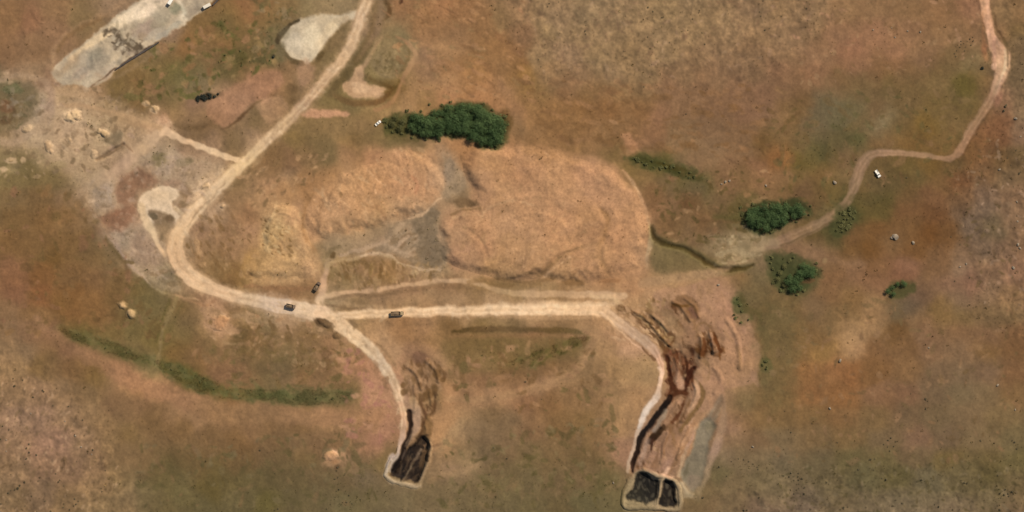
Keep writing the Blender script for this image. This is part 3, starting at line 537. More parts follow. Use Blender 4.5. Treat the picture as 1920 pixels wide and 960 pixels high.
blob(415,388,12,9,-30,'c6a680',.7); blob(398,402,11,6,-30,'bf9d78',.6)
# haul road east, the spur down and the road beyond
stroke([(618,595),(650,592),(700,588),(760,585),(850,583),(950,581),(1050,580),(1132,580)], [20,15,15,16,18,20,24,26], ['d9b992','dcbb92','dfbd92','e0be94','e2c197','e4c398','e6c49a','deba90'], 2.4, .97, 'road')
stroke([(760,590),(900,592),(1050,596),(1125,594)], [4,6,7,5], 'c09b72', 3, .5); stroke([(780,577),(900,573),(1040,569),(1150,570)], [3,5,8,8], 'c9aa84', 3, .6)
stroke([(1110,556),(1150,560),(1165,580)], [8,8,10], 'c9ab82', 4, .6)
stroke([(604,588),(626,602),(650,618),(672,636),(696,657),(716,680),(732,704),(744,730),(752,754),(757,778),(757,802),(751,832),(741,862),(732,884)], [34,28,26,26,24,22,19,16,13,12,10,9,9,9], ['d8b892','dab98f','dcbc92','dcbd94','d2b691','c9b090','c9ac88','cfab84','caa37e','c69f7c','c3a080','bda28a','b9a792','b8a58c'], 2.4, .97, 'road')
stroke([(636,608),(668,640),(694,666)], 6, 'e2c69c', 3, .5)
stroke([(703,642),(722,658),(734,674),(742,690)], [3,4,5,3], '8f6f4c', 2.5, .6)
stroke([(1130,582),(1155,600),(1178,617),(1202,634),(1222,652),(1236,672),(1241,700),(1237,728),(1226,750),(1212,772),(1202,796),(1192,826),(1184,856),(1176,884)], [18,20,20,18,17,14,9,10,14,13,10,9,8,7], ['cfac84','c4a480','bd9d7c','bc9e7e','bb9a7c','bf9474','d0a888','cdb092','cdb8a0','d0bfa8','c9b49c','bfa58a','b79e84','b09678'], 2.4, .95, 'road')
stroke([(1138,595),(1160,617),(1184,640),(1205,655),(1226,668)], [5,5,5,4,3], ['e0ba8c','dcb488','cda680','cfa684','c09878'], 2, .8)
stroke([(1165,617),(1172,632),(1188,634)], 3, 'cfa880', 2, .5); stroke([(1170,600),(1195,622),(1220,645)], 3, '9c7c5c', 2, .4)
stroke([(600,598),(585,594),(560,590)], 8, 'b39878', 5, .5)

HAUL = [(618,595),(650,592),(700,588),(760,585),(850,583),(950,581),(1050,580),(1132,580)]; HW = [20,15,15,16,18,20,24,26]
SPUR = [(604,588),(626,602),(650,618),(672,636),(696,657),(716,680),(732,704),(744,730),(752,754),(757,778),(757,802)]; SW = [34,28,26,26,24,22,19,16,13,12,10]
BEND = [(1130,582),(1155,600),(1178,617),(1202,634),(1222,652),(1236,672),(1241,700),(1237,728),(1226,750),(1212,772),(1202,796)]
FAR = [(1848,14),(1853,40),(1858,66),(1868,86),(1878,105),(1880,128),(1872,155),(1860,182),(1842,212),(1825,238),(1808,264)]
ruts(MAIN, MW, 'b0906a', 'ddc29a', .4); ruts(HAUL, HW, 'c09c74', 'efd2a8', .4); ruts(SPUR, SW, 'b0926e', 'e4caa2', .4); ruts(BEND, [18,20,20,18,17,14,9,10,14,13,10], '9a7c5e', 'd2b494', .35); ruts(FAR, [17,15,26,32,28,20,16,17,18], '9c7654', 'cda480', .35)
ruts([(1700,289),(1655,287),(1628,293),(1614,316),(1604,345),(1590,375),(1565,400),(1535,420),(1500,438),(1460,455)], 15, '7c6144', 'a5866a', .35)
for P, Wd, k in ((MAIN, 22, 61), (HAUL, 20, 62), (SPUR, 20, 63)):
    L_ = offset(P, -Wd / 2) + offset(P, Wd / 2)[::-1]
    mottle(L_, ['e0c8a2', 'b59874', 'c9ab84', 'a98a66'], 130, 1.6, 5, .30, None, 2.4, k, True)
# erosion gully
GUL = [(1220,425),(1227,445),(1240,455),(1262,462),(1285,468),(1305,478),(1320,491),(1340,500),(1362,505),(1390,503),(1412,498)]
stroke(GUL, [10,18,22,20,20,20,18,18,20,14,8], '5f5a32', 7, .45)
stroke(GUL, [4,8,10,8,8,9,7,8,10,6,3], ['5a4626','4d3d1f','46381b','51421f','594a26','4d3b1e','55431f','5e4a2a','4e3a1c','58451f','6a5736'], 2.5, .9)
poly([(1226,450),(1245,466),(1285,478),(1315,496),(1330,504),(1290,508),(1245,508),(1224,500),(1222,475)], '7a6743', 6, .6)
stroke([(1295,376),(1320,418),(1370,416),(1395,420)], 1, '735a36', 2, .1)
stroke([(1295,417),(1330,414),(1370,417),(1400,420)], [5,6,6,4], '6a4d30', 4, .5)
stroke([(1130,230),(1150,252),(1165,275),(1180,300)], [5,6,6,4], '7d5a36', 4, .5, None, 2, 2); stroke([(1050,215),(1058,245),(1070,270)], [4,5,3], '86623c', 4, .5, None, 2, 2)
poly([(1163,252),(1182,252),(1192,270),(1188,286),(1174,274)], 'b3825c', 4, .75); blob(1150,228,9,4,20,'a9805a',.6)
poly([(1172,292),(1200,290),(1245,298),(1290,314),(1325,335),(1300,338),(1250,324),(1205,312),(1180,304)], '55502c', 6, .9, None, 2, 5); stroke([(1185,296),(1215,303),(1245,310),(1280,324),(1310,336)], [10,16,18,14,6], '46431f', 6, .8, None, 2, 3); blob(1258,312,34,5,14,'42350f',.45); stroke([(1270,312),(1300,330),(1330,345)], [8,6,4], '5a4c28', 5, .6)
stroke([(1462,245),(1480,228),(1500,210)], [3,5,3], '6b4f30', 4, .6)
stroke([(1650,222),(1656,236),(1640,242),(1628,236)], [4,6,5,3], 'a08a66', 3, .5)
# undergrowth below the woods
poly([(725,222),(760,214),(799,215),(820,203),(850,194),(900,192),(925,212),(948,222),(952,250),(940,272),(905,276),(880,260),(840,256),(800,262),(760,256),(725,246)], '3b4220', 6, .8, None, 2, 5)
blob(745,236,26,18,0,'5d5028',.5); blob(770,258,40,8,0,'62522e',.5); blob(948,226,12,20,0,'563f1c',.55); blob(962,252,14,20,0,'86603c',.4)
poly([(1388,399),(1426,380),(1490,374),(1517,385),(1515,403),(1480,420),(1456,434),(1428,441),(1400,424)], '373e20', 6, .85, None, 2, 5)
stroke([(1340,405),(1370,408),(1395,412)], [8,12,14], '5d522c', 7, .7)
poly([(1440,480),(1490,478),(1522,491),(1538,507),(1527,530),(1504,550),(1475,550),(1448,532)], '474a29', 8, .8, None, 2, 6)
blob(1518,528,12,5,-10,'78492f',.5); blob(1387,582,14,28,0,'585632',.8); blob(1394,598,18,9,0,'4d5028',.7); blob(1382,566,8,8,0,'48512c',.6)
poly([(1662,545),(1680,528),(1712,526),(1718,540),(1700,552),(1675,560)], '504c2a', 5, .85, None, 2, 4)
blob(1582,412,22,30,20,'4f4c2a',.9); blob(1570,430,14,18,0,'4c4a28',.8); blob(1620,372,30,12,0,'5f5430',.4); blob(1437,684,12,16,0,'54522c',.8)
blob(1600,262,14,10,0,'5b5330',.5); blob(1545,282,14,18,0,'5d5230',.5); blob(1812,160,22,20,0,'645324',.5); blob(1465,298,26,16,0,'99683c',.5); blob(1560,215,40,24,0,'72684e',.4)
# excavation on the right
PINK = [(1230,545),(1290,535),(1340,517),(1358,545),(1366,572),(1384,588),(1404,590),(1412,620),(1424,650),(1423,690),(1411,720),(1386,724),(1362,730),(1350,760),(1310,770),(1290,720),(1300,660),(1270,600),(1230,575)]
poly(PINK, 'a98162', 3, .6, None, 2, 3)
mottle(PINK, ['b58c68','9c7452','b48a6e','a07a55'], 90, 3, 9, .4, 70, 2.6, 21)
stroke([(1392,560),(1400,580),(1420,590),(1424,612)], [12,12,10,8], '63542f', 5, .7, None, 2, 3)
blob(1434,640,8,26,0,'6f5b36',.5); blob(1436,700,12,22,20,'75623c',.5)
mottle([(1200,560),(1260,560),(1270,640),(1240,650)], ['8a6840','c0a074','9d7a4c','a98a5e','76552f'], 70, 1.8, 4.5, .6, 45, 2.6, 22)
poly([(1195,590),(1215,584),(1230,600),(1232,615),(1252,625),(1266,640),(1263,660),(1245,657),(1225,632),(1208,612)], '8a673e', 4, .75, None, 2, 6)
stroke([(1155,578),(1172,585),(1190,595),(1202,603),(1220,622),(1238,642),(1252,656)], [3,6,6,7,8,8,6], ['86643f','6b4a2b','6e4d2c','5c3d22','70502f','7d5a38','84603f'], 2.5, .9, None, 2, 2)
for (x, y, a, b, r) in ((1243,628,3,7,20),(1255,626,3,6,20),(1222,600,4,6,30),(1213,590,6,4,0),(1250,645,8,10,0),(1232,612,4,7,20)): blob(x, y, a, b, r, '6d4a2a', .75)
blob(1258,600,8,10,0,'c0a276',.5); blob(1248,585,10,6,20,'b39668',.4); blob(1245,605,10,8,0,'b09064',.4)
poly([(1254,566),(1275,558),(1296,560),(1308,578),(1314,596),(1303,606),(1288,602),(1282,590),(1264,582)], '7d5936', 4, .85, None, 2, 5)
blob(1270,575,10,4,30,'64421f',.6); blob(1290,570,5,7,0,'694920',.5); blob(1302,592,9,9,0,'7f5742',.6); blob(1278,594,6,7,0,'b48f68',.6)
poly([(1306,655),(1310,640),(1318,628),(1328,630),(1330,648),(1324,666),(1312,672)], '6e4724', 4, .85, None, 2, 3)
stroke([(1334,615),(1340,630),(1343,645),(1350,656),(1346,664),(1338,666)], [4,5,6,9,9,5], ['8a6038','7d5130','6c4020','5e3416','663c1c','7a5030'], 2.5, .9)
blob(1335,640,4,12,0,'94654a',.7); blob(1324,645,5,14,10,'5a3514',.5)
stroke([(1382,650),(1388,665),(1386,690)], [5,7,4], '95704a', 4, .6); stroke([(1356,620),(1372,640)], 4, 'a47c52', 4, .4)
poly([(1246,664),(1262,660),(1282,664),(1300,658),(1304,675),(1305,694),(1294,708),(1286,724),(1288,740),(1270,748),(1256,742),(1262,722),(1256,706),(1249,690)], '64442e', 4, .85, None, 2, 4)
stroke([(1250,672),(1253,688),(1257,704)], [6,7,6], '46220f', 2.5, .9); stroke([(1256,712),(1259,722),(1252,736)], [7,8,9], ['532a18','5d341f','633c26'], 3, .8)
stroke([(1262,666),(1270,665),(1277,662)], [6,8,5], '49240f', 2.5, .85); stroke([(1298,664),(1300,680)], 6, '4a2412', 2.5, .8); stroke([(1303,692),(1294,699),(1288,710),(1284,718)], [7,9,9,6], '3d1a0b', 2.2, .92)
stroke([(1268,690),(1272,705),(1276,722)], [6,12,16], ['94664a','b08668','b78d6c'], 3.5, .85); blob(1284,680,6,9,0,'7d5238',.5)
stroke([(1258,742),(1270,737),(1280,734),(1288,742)], [8,11,13,9], ['5c3c24','64442a','58341a','4d2411'], 3, .9)
blob(1277,756,7,6,0,'ae8064',.6)
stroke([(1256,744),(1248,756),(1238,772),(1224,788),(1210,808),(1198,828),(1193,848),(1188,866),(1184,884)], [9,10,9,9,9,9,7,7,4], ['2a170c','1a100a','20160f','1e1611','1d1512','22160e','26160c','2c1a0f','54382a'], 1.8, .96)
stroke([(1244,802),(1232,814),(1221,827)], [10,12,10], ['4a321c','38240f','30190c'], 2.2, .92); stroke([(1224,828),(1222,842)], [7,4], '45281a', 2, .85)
stroke([(1246,768),(1238,788),(1222,812)], [8,9,9], ['94826a','94826c','8f7f70'], 3, .8); stroke([(1215,825),(1206,845),(1200,868)], [8,9,8], ['97806f','a0836e','a38670'], 4, .6)
stroke([(1288,745),(1277,770),(1262,792),(1248,804)], [5,5,6,6], ['6b3f20','6d4729','6d4a2e','5c3f24'], 2, .85)
stroke([(1304,712),(1316,726),(1316,745),(1308,763),(1290,785),(1274,808)], [4,6,7,7,9,9], ['8a6a48','84633f','7d5d39','86653f','8f6d49','967350'], 3, .8)
blob(1305,724,5,14,10,'ab8a68',.6); blob(1255,765,6,10,20,'b08a6c',.5)
blob(1229,870,11,8,-40,'7e5638',.7); blob(1243,845,8,16,10,'93694a',.5); stroke([(1279,838),(1272,855),(1264,874),(1254,892)], [4,6,7,5], ['96704c','8b6846','876343','93704e'], 2.5, .8)
stroke([(1305,802),(1294,828),(1283,850),(1274,890)], [4,6,7,8], ['ad8c6a','b5927a','b49878','b59a78'], 2.5, .75); stroke([(1254,880),(1246,890),(1242,896)], 8, 'cfa988', 3, .8); stroke([(1225,884),(1240,892),(1262,894)], 6, 'c9a280', 3, .7)
BASIN = [(1309,802),(1323,784),(1337,788),(1342,800),(1338,812),(1330,832),(1325,868),(1316,900),(1302,924),(1288,912),(1276,892),(1282,868),(1296,842)]
stroke([(1353,748),(1357,774),(1352,809),(1342,843),(1330,868),(1320,896),(1305,930)], [10,12,16,18,18,18,16], ['93765a','94785c','a08468','a28670','a48a6e','a08a6c','96805f'], 4, .8)
mottle([(1212,800),(1250,780),(1300,720),(1320,740),(1290,830),(1262,890),(1200,885)], ['b89272','8f6b4c','ab8564','86654a','bd9878'], 110, 2, 5.5, .5, 118, 3.2, 23)
mottle([(1250,662),(1300,662),(1302,700),(1286,740),(1258,740)], ['8a5b3c','5a3018','9b6e4e','6b4026'], 40, 1.8, 4.5, .6, 80, 2.6, 24)
poly(BASIN, '857a63', 4, .95, 'clay_basin', 1, 1.5)
stroke([(1326,796),(1338,776),(1347,758),(1352,744)], [18,15,11,5], ['857a63','8a7c64','8f7d64','957f66'], 4, .7); blob(1300,905,14,16,0,'8d7a64',.6); blob(1330,800,10,12,0,'85795c',.5); blob(1288,882,4,16,20,'6a6048',.6)
stroke([(1354,744),(1352,756),(1344,768),(1338,780)], [5,7,6,4], '7b6046', 3, .6)
stroke([(1150,690),(1154,720),(1156,750),(1162,790)], [5,6,7,5], '93724c', 4, .6)
CH = [(1150,572),(1190,580),(1225,588),(1262,560),(1300,556),(1318,590),(1350,620),(1356,668),(1318,672),(1306,700),(1300,740),(1284,800),(1262,850),(1236,886),(1196,884),(1190,850),(1210,806),(1240,765),(1248,700),(1240,660),(1210,625),(1170,596)]
poly(CH, '8a674a', 6, .5, None, 2, 5); mottle(CH, ['5e3d20','7a5332','6d4526','b48e68','bd9870','8c6640','4f3018'], 120, 1.6, 5.5, .55, 58, 2.8, 71)
mottle([(1246,660),(1304,658),(1306,700),(1290,745),(1254,745)], ['4a2410','5f341a','86553a','a2714f','3b1a0b'], 70, 1.6, 5, .7, 80, 2.6, 72)
mottle([(1195,590),(1232,600),(1266,640),(1245,657),(1208,612)], ['5a3c1e','7a5a34','b2905f','9a784c'], 60, 1.6, 4, .7, 45, 2.8, 73)
mottle([(1306,628),(1352,618),(1356,668),(1310,672)], ['5a3416','70451f','97694a','b08862'], 40, 1.8, 5, .7, 75, 2.8, 74)
for P_, w_, c_ in (([(1160,574),(1180,582),(1200,590)], 4, '6e4c2c'), ([(1262,640),(1250,655),(1246,668)], 5, '6a4426'), ([(1300,615),(1318,606),(1332,614)], 4, '8a6642'), ([(1318,676),(1330,690),(1328,712)], 5, '93704c'), ([(1296,600),(1306,614),(1304,632)], 5, '9a7450'), ([(1240,770),(1230,790),(1216,810)], 3, '5a4030'), ([(1292,750),(1284,775),(1268,800)], 3, '7a5636'), ([(1262,800),(1250,826),(1244,850)], 4, '86603f'), ([(1236,836),(1230,856),(1222,876)], 4, '7f5c40'), ([(1180,596),(1206,616),(1232,640)], 3, 'd0ac86')):
    stroke(P_, w_, c_, 2, .75, None, 2, 2)
for P_, w_, c_ in (([(1250,668),(1253,690),(1258,712)], [5,8,6], '42200e'), ([(1259,712),(1262,724),(1256,738)], [6,8,8], '4f2a15'), ([(1303,688),(1294,700),(1287,716),(1284,732)], [6,9,9,6], '3a190a'), ([(1264,740),(1276,735),(1288,738)], [8,12,9], '522c16'), ([(1285,746),(1276,772),(1262,792)], [4,5,4], '60381f'), ([(1312,716),(1318,736),(1312,758),(1294,782),(1276,806)], [4,6,7,7,6], '80603a'), ([(1338,625),(1344,645),(1351,658)], [4,7,8], '5c3214'), ([(1318,634),(1320,650),(1316,664)], [6,10,8], '63391a'), ([(1262,570),(1276,576),(1288,572)], [4,7,5], '66451f'), ([(1294,580),(1306,594)], [6,8], '7a5540'), ([(1158,579),(1178,588),(1196,600),(1218,622),(1238,644)], [5,6,7,8,7], '65462a'), ([(1206,652),(1216,664),(1226,674)], [4,6,4], '7a5536')):
    stroke(P_, w_, c_, 1.8, .85, None, 2, 2.2)
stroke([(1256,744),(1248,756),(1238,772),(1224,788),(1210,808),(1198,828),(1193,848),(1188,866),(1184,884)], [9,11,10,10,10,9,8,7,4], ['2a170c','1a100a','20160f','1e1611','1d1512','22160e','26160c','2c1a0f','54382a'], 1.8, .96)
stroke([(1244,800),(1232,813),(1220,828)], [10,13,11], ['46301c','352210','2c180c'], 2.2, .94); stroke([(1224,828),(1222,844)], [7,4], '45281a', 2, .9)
stroke([(1248,770),(1240,788),(1226,808)], [7,8,8], ['9a8870','988670','948474'], 2.5, .8); stroke([(1216,826),(1207,846),(1200,868)], [9,11,9], ['9a8472','a38a74','a58a74'], 4, .6)
stroke([(1268,690),(1272,706),(1276,724)], [5,11,14], ['8f6246','b08a6c','ba9274'], 3, .8); stroke([(1305,722),(1306,744),(1294,770)], [9,10,8], 'b4906e', 3, .6)
stroke([(1236,690),(1241,708),(1236,730)], [6,7,7], 'd9b898', 2, .8); stroke([(1222,756),(1208,778),(1198,800)], [7,9,7], 'd2c2ae', 2.5, .8)
# pits
BERM_B = [(1170,925),(1178,900),(1190,887),(1206,881),(1226,883),(1236,891),(1252,896),(1268,897),(1282,908),(1296,930),(1284,936),(1279,950),(1270,961),(1235,958),(1190,958),(1170,957),(1166,946)]
poly(BERM_B, '9f8c6c', 4, .85, None, 1, 1)
CELL_1 = [(1191,895),(1199,888),(1216,889),(1224,897),(1234,902),(1233,918),(1231,936),(1222,943),(1206,942),(1190,938),(1178,939),(1175,932),(1184,918)]
CELL_2 = [(1245,903),(1262,907),(1265,928),(1266,948),(1237,949),(1238,930)]
poly(CELL_1, '1d1914', 2.2, .95, 'cell_one', 1.0, 2.6); poly(CELL_2, '1f1812', 2.2, .95, 'cell_two', 1.0, 2.2); mottle(CELL_1, ['4a4234','5c5444','14110d','3a3226','0f0d0a'], 60, 1.2, 3.2, .6, 70, 3.0, 79, True); mottle(CELL_2, ['453c2c','14100b','544a38'], 26, 1.5, 4, .6, 75, 2.4, 80, True)
for (x, y, a, b) in ((1200,908,3,6),(1197,915,3,4),(1192,922,3,3),(1210,918,4,2),(1199,935,4,4),(1214,935,3,3),(1224,930,3,5),(1181,929,3,4),(1207,901,3,3),(1250,913,4,5),(1256,925,3,5),(1259,910,3,3),(1188,930,3,3)):
    blob(x, y, a, b, 20, '5d5646', .6)
stroke([(1280,905),(1290,920),(1298,930)], 8, 'b5a384', 4, .6)
DIG_A = [(758,680),(784,666),(808,670),(834,697),(833,719),(818,735),(820,763),(806,780),(790,760),(766,746),(752,722)]
poly(DIG_A, '97734f', 6, .75, None, 2, 6)
mottle(DIG_A, ['7a5836','6b4a2c','ad8762','b28c68','86643f'], 90, 2, 5.5, .6, 75, 2.4, 25)
mottle([(786,740),(820,735),(812,790),(800,825),(786,822)], ['5f4126','7a5a36','94714a','4f3520'], 50, 1.6, 4, .65, 75, 3, 26)
for (x, y, a, b, r) in ((758,736,6,5,0),(755,722,4,7,0),(815,730,6,9,0),(830,713,7,6,30),(806,740,10,8,0),(820,700,8,10,20),(798,745,6,8,0)): blob(x, y, a, b, r, '70512f', .75)
blob(788,670,15,10,0,'7f5a44',.6); blob(790,698,5,10,0,'7d5e3e',.6); stroke([(786,680),(792,695),(790,706)], 4, '6d4e30', 3, .6); blob(775,715,3,8,0,'86643f',.5); blob(808,752,9,7,0,'98764e',.5)
stroke([(788,742),(791,762),(799,780),(794,800),(788,820)], [6,6,8,9,14], ['7a5a38','5f4128','5c3d26','6a4a2c','44301c'], 3, .85); stroke([(818,745),(814,768),(804,782),(797,790)], [4,5,6,5], '64462a', 2.5, .75)
poly([(797,786),(807,779),(812,802),(806,826),(794,822)], '80603c', 3, .85)
PIT_A = [(731,888),(748,867),(764,842),(780,832),(790,818),(802,826),(803,842),(799,864),(791,886),(780,905),(755,898)]
BERM_A = [(718,888),(733,862),(746,838),(760,846),(770,826),(790,812),(806,824),(812,846),(810,872),(800,900),(784,915),(758,912),(730,906),(720,898)]
stroke([(735,856),(727,874),(722,890)], [9,10,9], ['bda997','b8a998','b4a48a'], 3, .9)
stroke([(722,892),(732,901),(755,908),(776,912),(787,911)], [7,9,8,8,6], ['b7a586','bda988','b9a482','b7a283','ab9676'], 3, .85)
stroke([(786,906),(795,886),(801,866),(806,842),(808,824)], [8,11,11,9,6], ['a98f6d','ab906e','a98c68','a68862','a07e58'], 4, .7)
stroke([(806,900),(813,880),(814,850)], 4, '84694a', 3, .5)
poly(PIT_A, '261b13', 2.2, .95, 'pit_cell', 1.0, 3.0); mottle(PIT_A, ['4f3d2b','6b5740','120c08','3a2a1c','18110c'], 70, 1.5, 4.5, .6, 120, 3.4, 78, True)
stroke([(768,773),(769,795),(766,815),(758,842),(748,864),(737,884)], [9,8,8,9,9,11], ['3a2619','2c1c12','26180f','241810','20150f','1d1510'], 1.8, .97)
stroke([(774,752),(782,772),(780,795),(772,816),(762,838)], [14,16,16,9,4], ['a3845f','ac8e70','a98b70','a08468','84705a'], 3, .85)
stroke([(788,843),(778,864),(766,882),(758,898)], [6,5,4,5], ['957f66','6c5a45','84735a','6a5a46'], 1.4, .9); mottle([(735,890),(766,845),(792,822),(802,830),(796,880),(780,902)], ['4a3a28','5c4a36','120d0a','0f0b08'], 36, 1.4, 3.4, .6, 122, 3.4, 69, True); stroke([(759,846),(752,863)], [3,3], '6a594a', 1.4, .8)
blob(796,860,7,20,18,'6a4f32',.75); mottle([(790,835),(806,830),(804,860),(794,890)], ['846340','4a3622','987450'], 22, 1.6, 4, .6, 105, 2.4, 70, True); blob(791,880,5,6,0,'3a2b1a',.5); blob(786,828,6,8,0,'3a2817',.4)
stroke([(801,838),(821,834),(833,827),(845,806),(858,790)], 3, '957554', 2, .6); stroke([(800,835),(835,832)], 3, '7a583c', 2, .5)
stroke([(808,888),(840,888),(868,884),(896,868)], [6,9,12,8], 'a0815c', 4, .6); stroke([(820,850),(850,810),(870,790)], [8,16,10], 'a88a62', 8, .4)
# south-west oddments
stroke([(332,558),(318,588),(306,618),(300,650),(296,680)], [8,8,7,6,6], '927a50', 3, .8); stroke([(318,562),(304,600),(292,640)], 5, '66582f', 3, .6); stroke([(340,572),(326,604),(314,640)], 5, '6b5a34', 4, .5)
blob(625,858,24,18,-20,'b48a64',.75); blob(620,852,13,8,-20,'d2aa84',.8); blob(632,876,6,4,-30,'6b4f36',.7); blob(628,866,8,5,0,'a8784f',.5)
poly([(380,570),(400,562),(420,580),(436,606),(450,622),(430,636),(408,630),(390,612),(378,592)], 'b48b66', 6, .8, None, 2, 5); blob(412,606,18,16,30,'bd946c',.6); blob(436,622,14,8,0,'b9936c',.6); mottle([(380,565),(480,590),(470,640),(400,640)], ['c09a74','8a6c46','a37f58','765a36'], 50, 2, 5, .6, 20, 2.2, 83); stroke([(440,590),(500,604),(560,606)], [12,14,10], 'a98a66', 5, .5); stroke([(448,618),(500,628),(560,640)], [6,9,6], '7a6040', 4, .6); blob(395,585,18,10,30,'a8835c',.5); blob(448,630,14,5,0,'6b5634',.5); blob(430,645,12,3,0,'b9946c',.4); stroke([(420,640),(430,646),(470,642)], 4, 'b08d64', 3, .4)
blob(611,668,12,10,30,'77573a',.7); blob(615,690,4,8,0,'77573a',.5)
stroke([(330,554),(350,562),(385,572),(400,566)], [4,5,6,4], ['b38a64','ad835c','a47852','9c6f4c'], 3, .6)
blob(605,606,20,8,22,'5d452b',.85); blob(596,602,10,5,0,'5a4128',.5); blob(632,630,8,6,30,'6e5335',.75); blob(548,592,6,4,0,'a88c6a',.5); blob(662,606,8,5,30,'84694a',.6); blob(666,612,4,6,20,'8a6c48',.5)
blob(570,600,10,3,0,'bda584',.5); blob(590,620,30,10,10,'9c7d5a',.4)
blob(1600,625,28,30,20,'a27d54',.4); blob(1625,605,20,5,-10,'aa8458',.5)

# strewn soil, stones and plants too small to be things
mottle([(-40,690),(60,700),(140,770),(210,850),(260,980),(-40,980)], ['a98a66','b0916c','78603f','806645','6f5638'], 330, 1.4, 4, 0.68, 120, 2.2, 31)
mottle([(970,-30),(1540,-30),(1500,90),(1300,150),(1020,150)], ['a68966','a58668','82654a','7c5e42','886a4c'], 380, 1.5, 4.5, 0.49, None, 2.2, 32)
mottle([(1440,-30),(1840,-30),(1830,120),(1500,160)], ['9f7d58','a57d5c','80603e'], 130, 1.6, 4.5, 0.67, None, 2.2, 33)
mottle([(1780,300),(1960,200),(1960,600),(1820,560)], ['a08668','9c7e60','64502f','6a5236','8f7455'], 260, 1.4, 4.2, 0.68, None, 2.2, 34)
mottle([(1440,870),(1960,860),(1960,980),(1420,980)], ['8d7a5c','877658','56482a','5c4c2c','4f4528'], 300, 1.5, 4.5, 0.64, None, 2.0, 35)
mottle([(1440,560),(1940,560),(1940,870),(1440,870)], ['957250','6f5636','8f6b48','76603e'], 260, 2, 7, 0.67, None, 2.0, 36)
mottle([(1440,170),(1840,170),(1780,330),(1440,420)], ['6a5630','8f6c48','755836','5f5532'], 190, 2.5, 8, 0.67, None, 2.2, 37)
mottle([(300,70),(400,40),(500,40),(520,120),(460,140),(380,180),(250,200),(240,160)], ['5f5a2e','6a6236','8f6a44','9c7450','5a5029','96794e'], 180, 2.5, 8, 0.84, None, 1.8, 38)
mottle([(0,120),(90,120),(240,180),(300,240),(180,330),(0,340)], ['b89b78','c0a27e','7d6448','8a7458','a48a72','6f5a3e'], 240, 2, 6.5, 0.52, None, 1.8, 39)
mottle(GREY, ['b29a7e','8d755a','a8917a','7f6a4e','bba183'], 200, 2, 6.5, 0.44, None, 2, 40)
mottle([(0,350),(150,360),(260,520),(330,640),(200,620),(0,640)], ['6d5230','94694a','735a34','8f6a42'], 150, 2.5, 9, 0.63, None, 1.8, 41)
mottle([(340,420),(420,390),(470,440),(480,530),(400,530),(350,490)], ['7f5f3a','ad8860','86643f'], 90, 2, 6, 0.73, 60, 2.2, 42)
mottle([(440,320),(620,280),(580,350),(470,390)], ['8a6a48','a8805a','7f6340','b48d64'], 80, 2, 6, 0.70, -40, 2.2, 43)
mottle([(610,490),(800,490),(860,540),(620,545)], ['7d5f38','b08c64','86663e','a5845a'], 110, 2, 6, 0.73, 85, 2.4, 44)
mottle([(480,590),(660,600),(690,680),(560,700),(420,640)], ['7a5c38','b08c66','86683f','a37c58'], 150, 2, 6.5, 0.73, None, 2, 45)
mottle([(330,640),(640,660),(640,730),(420,720)], ['7a6038','9b7450','6a5a34','8a6a48'], 90, 2.5, 8, 0.67, None, 2, 46)
mottle([(260,840),(700,800),(720,950),(260,950)], ['5f5230','836444','7a6848','6a5a38'], 220, 2, 8, 0.67, None, 2, 47)
mottle([(830,830),(1160,780),(1160,950),(800,950)], ['665632','8d704e','83704c','5f522e'], 220, 2, 8, 0.67, None, 2, 48)
mottle([(830,650),(1120,620),(1150,780),(860,760)], ['7a5a36','9c7552','6a5a34','a8805a'], 140, 2, 8, 0.67, None, 2, 49)
mottle([(700,0),(980,0),(1000,180),(760,200)], ['ae8258','8a6340','a67a54','94754e'], 170, 2, 7, 0.67, 30, 2.2, 50)
mottle([(980,150),(1440,160),(1440,300),(1020,270)], ['7d5a36','9b724c','8a6440'], 170, 2.5, 9, 0.60, 10, 2.6, 51)
mottle([(1220,330),(1440,310),(1440,470),(1240,450)], ['66542e','97704c','a8825a','5a4a28','8a6644'], 150, 2, 6, 0.79, None, 2, 52)
mottle([(480,0),(540,0),(560,30),(530,60),(500,140),(470,120)], ['6a5f3a','8f7856','5a5030'], 60, 2, 6, 0.79, None, 2, 53)
mottle([(1150,560),(1210,560),(1240,660),(1160,640),(1120,600)], ['c4a078','9c7852','b8926c'], 60, 2, 5, 0.79, 40, 2.6, 54)
mottle([(640,640),(740,690),(750,830),(640,820)], ['b88a68','96704e','a87460'], 90, 2.5, 8, 0.67, None, 2, 55)

stroke([(-8,152),(36,140),(76,148),(96,172),(92,204),(78,232),(54,254),(20,268),(-8,264)], [9,11,11,14,18,15,14,12,11], ['a88e70','a98d6c','a98c6c','a88c70','a3896e','ab9272','b0987a','a99072','a68e6e'], 4, .75)
poly([(-6,164),(30,158),(60,166),(72,190),(58,216),(38,238),(10,246),(-6,240)], '7c6a4a', 6, .65, None, 2, 5); blob(22,168,20,9,0,'6c6a48',.7); blob(12,200,12,14,0,'80563a',.6); blob(8,226,10,9,0,'63482f',.6); stroke([(4,190),(20,196),(26,212),(18,230)], 4, '664c32', 2.5, .6); mottle([(0,165),(70,175),(40,235),(0,240)], ['8f8068','5f5a3c','9d8a6e','6e5a3c'], 40, 1.8, 5, .6, None, 2, 84)
for (x, y, a, b, r) in ((134,219,20,13,5),(52,242,12,6,0),(96,284,9,14,-20),(132,262,6,6,0),(195,248,12,7,25),(176,288,7,10,0),(90,274,9,6,0),(210,262,7,4,0),(22,303,9,5,0),(288,206,12,8,0),(276,196,7,6,0),(10,318,10,5,0),(44,300,5,7,0)): blob(x, y, a, b, r, 'd2b48c' if a > 11 else 'c2a580', .7, .5)
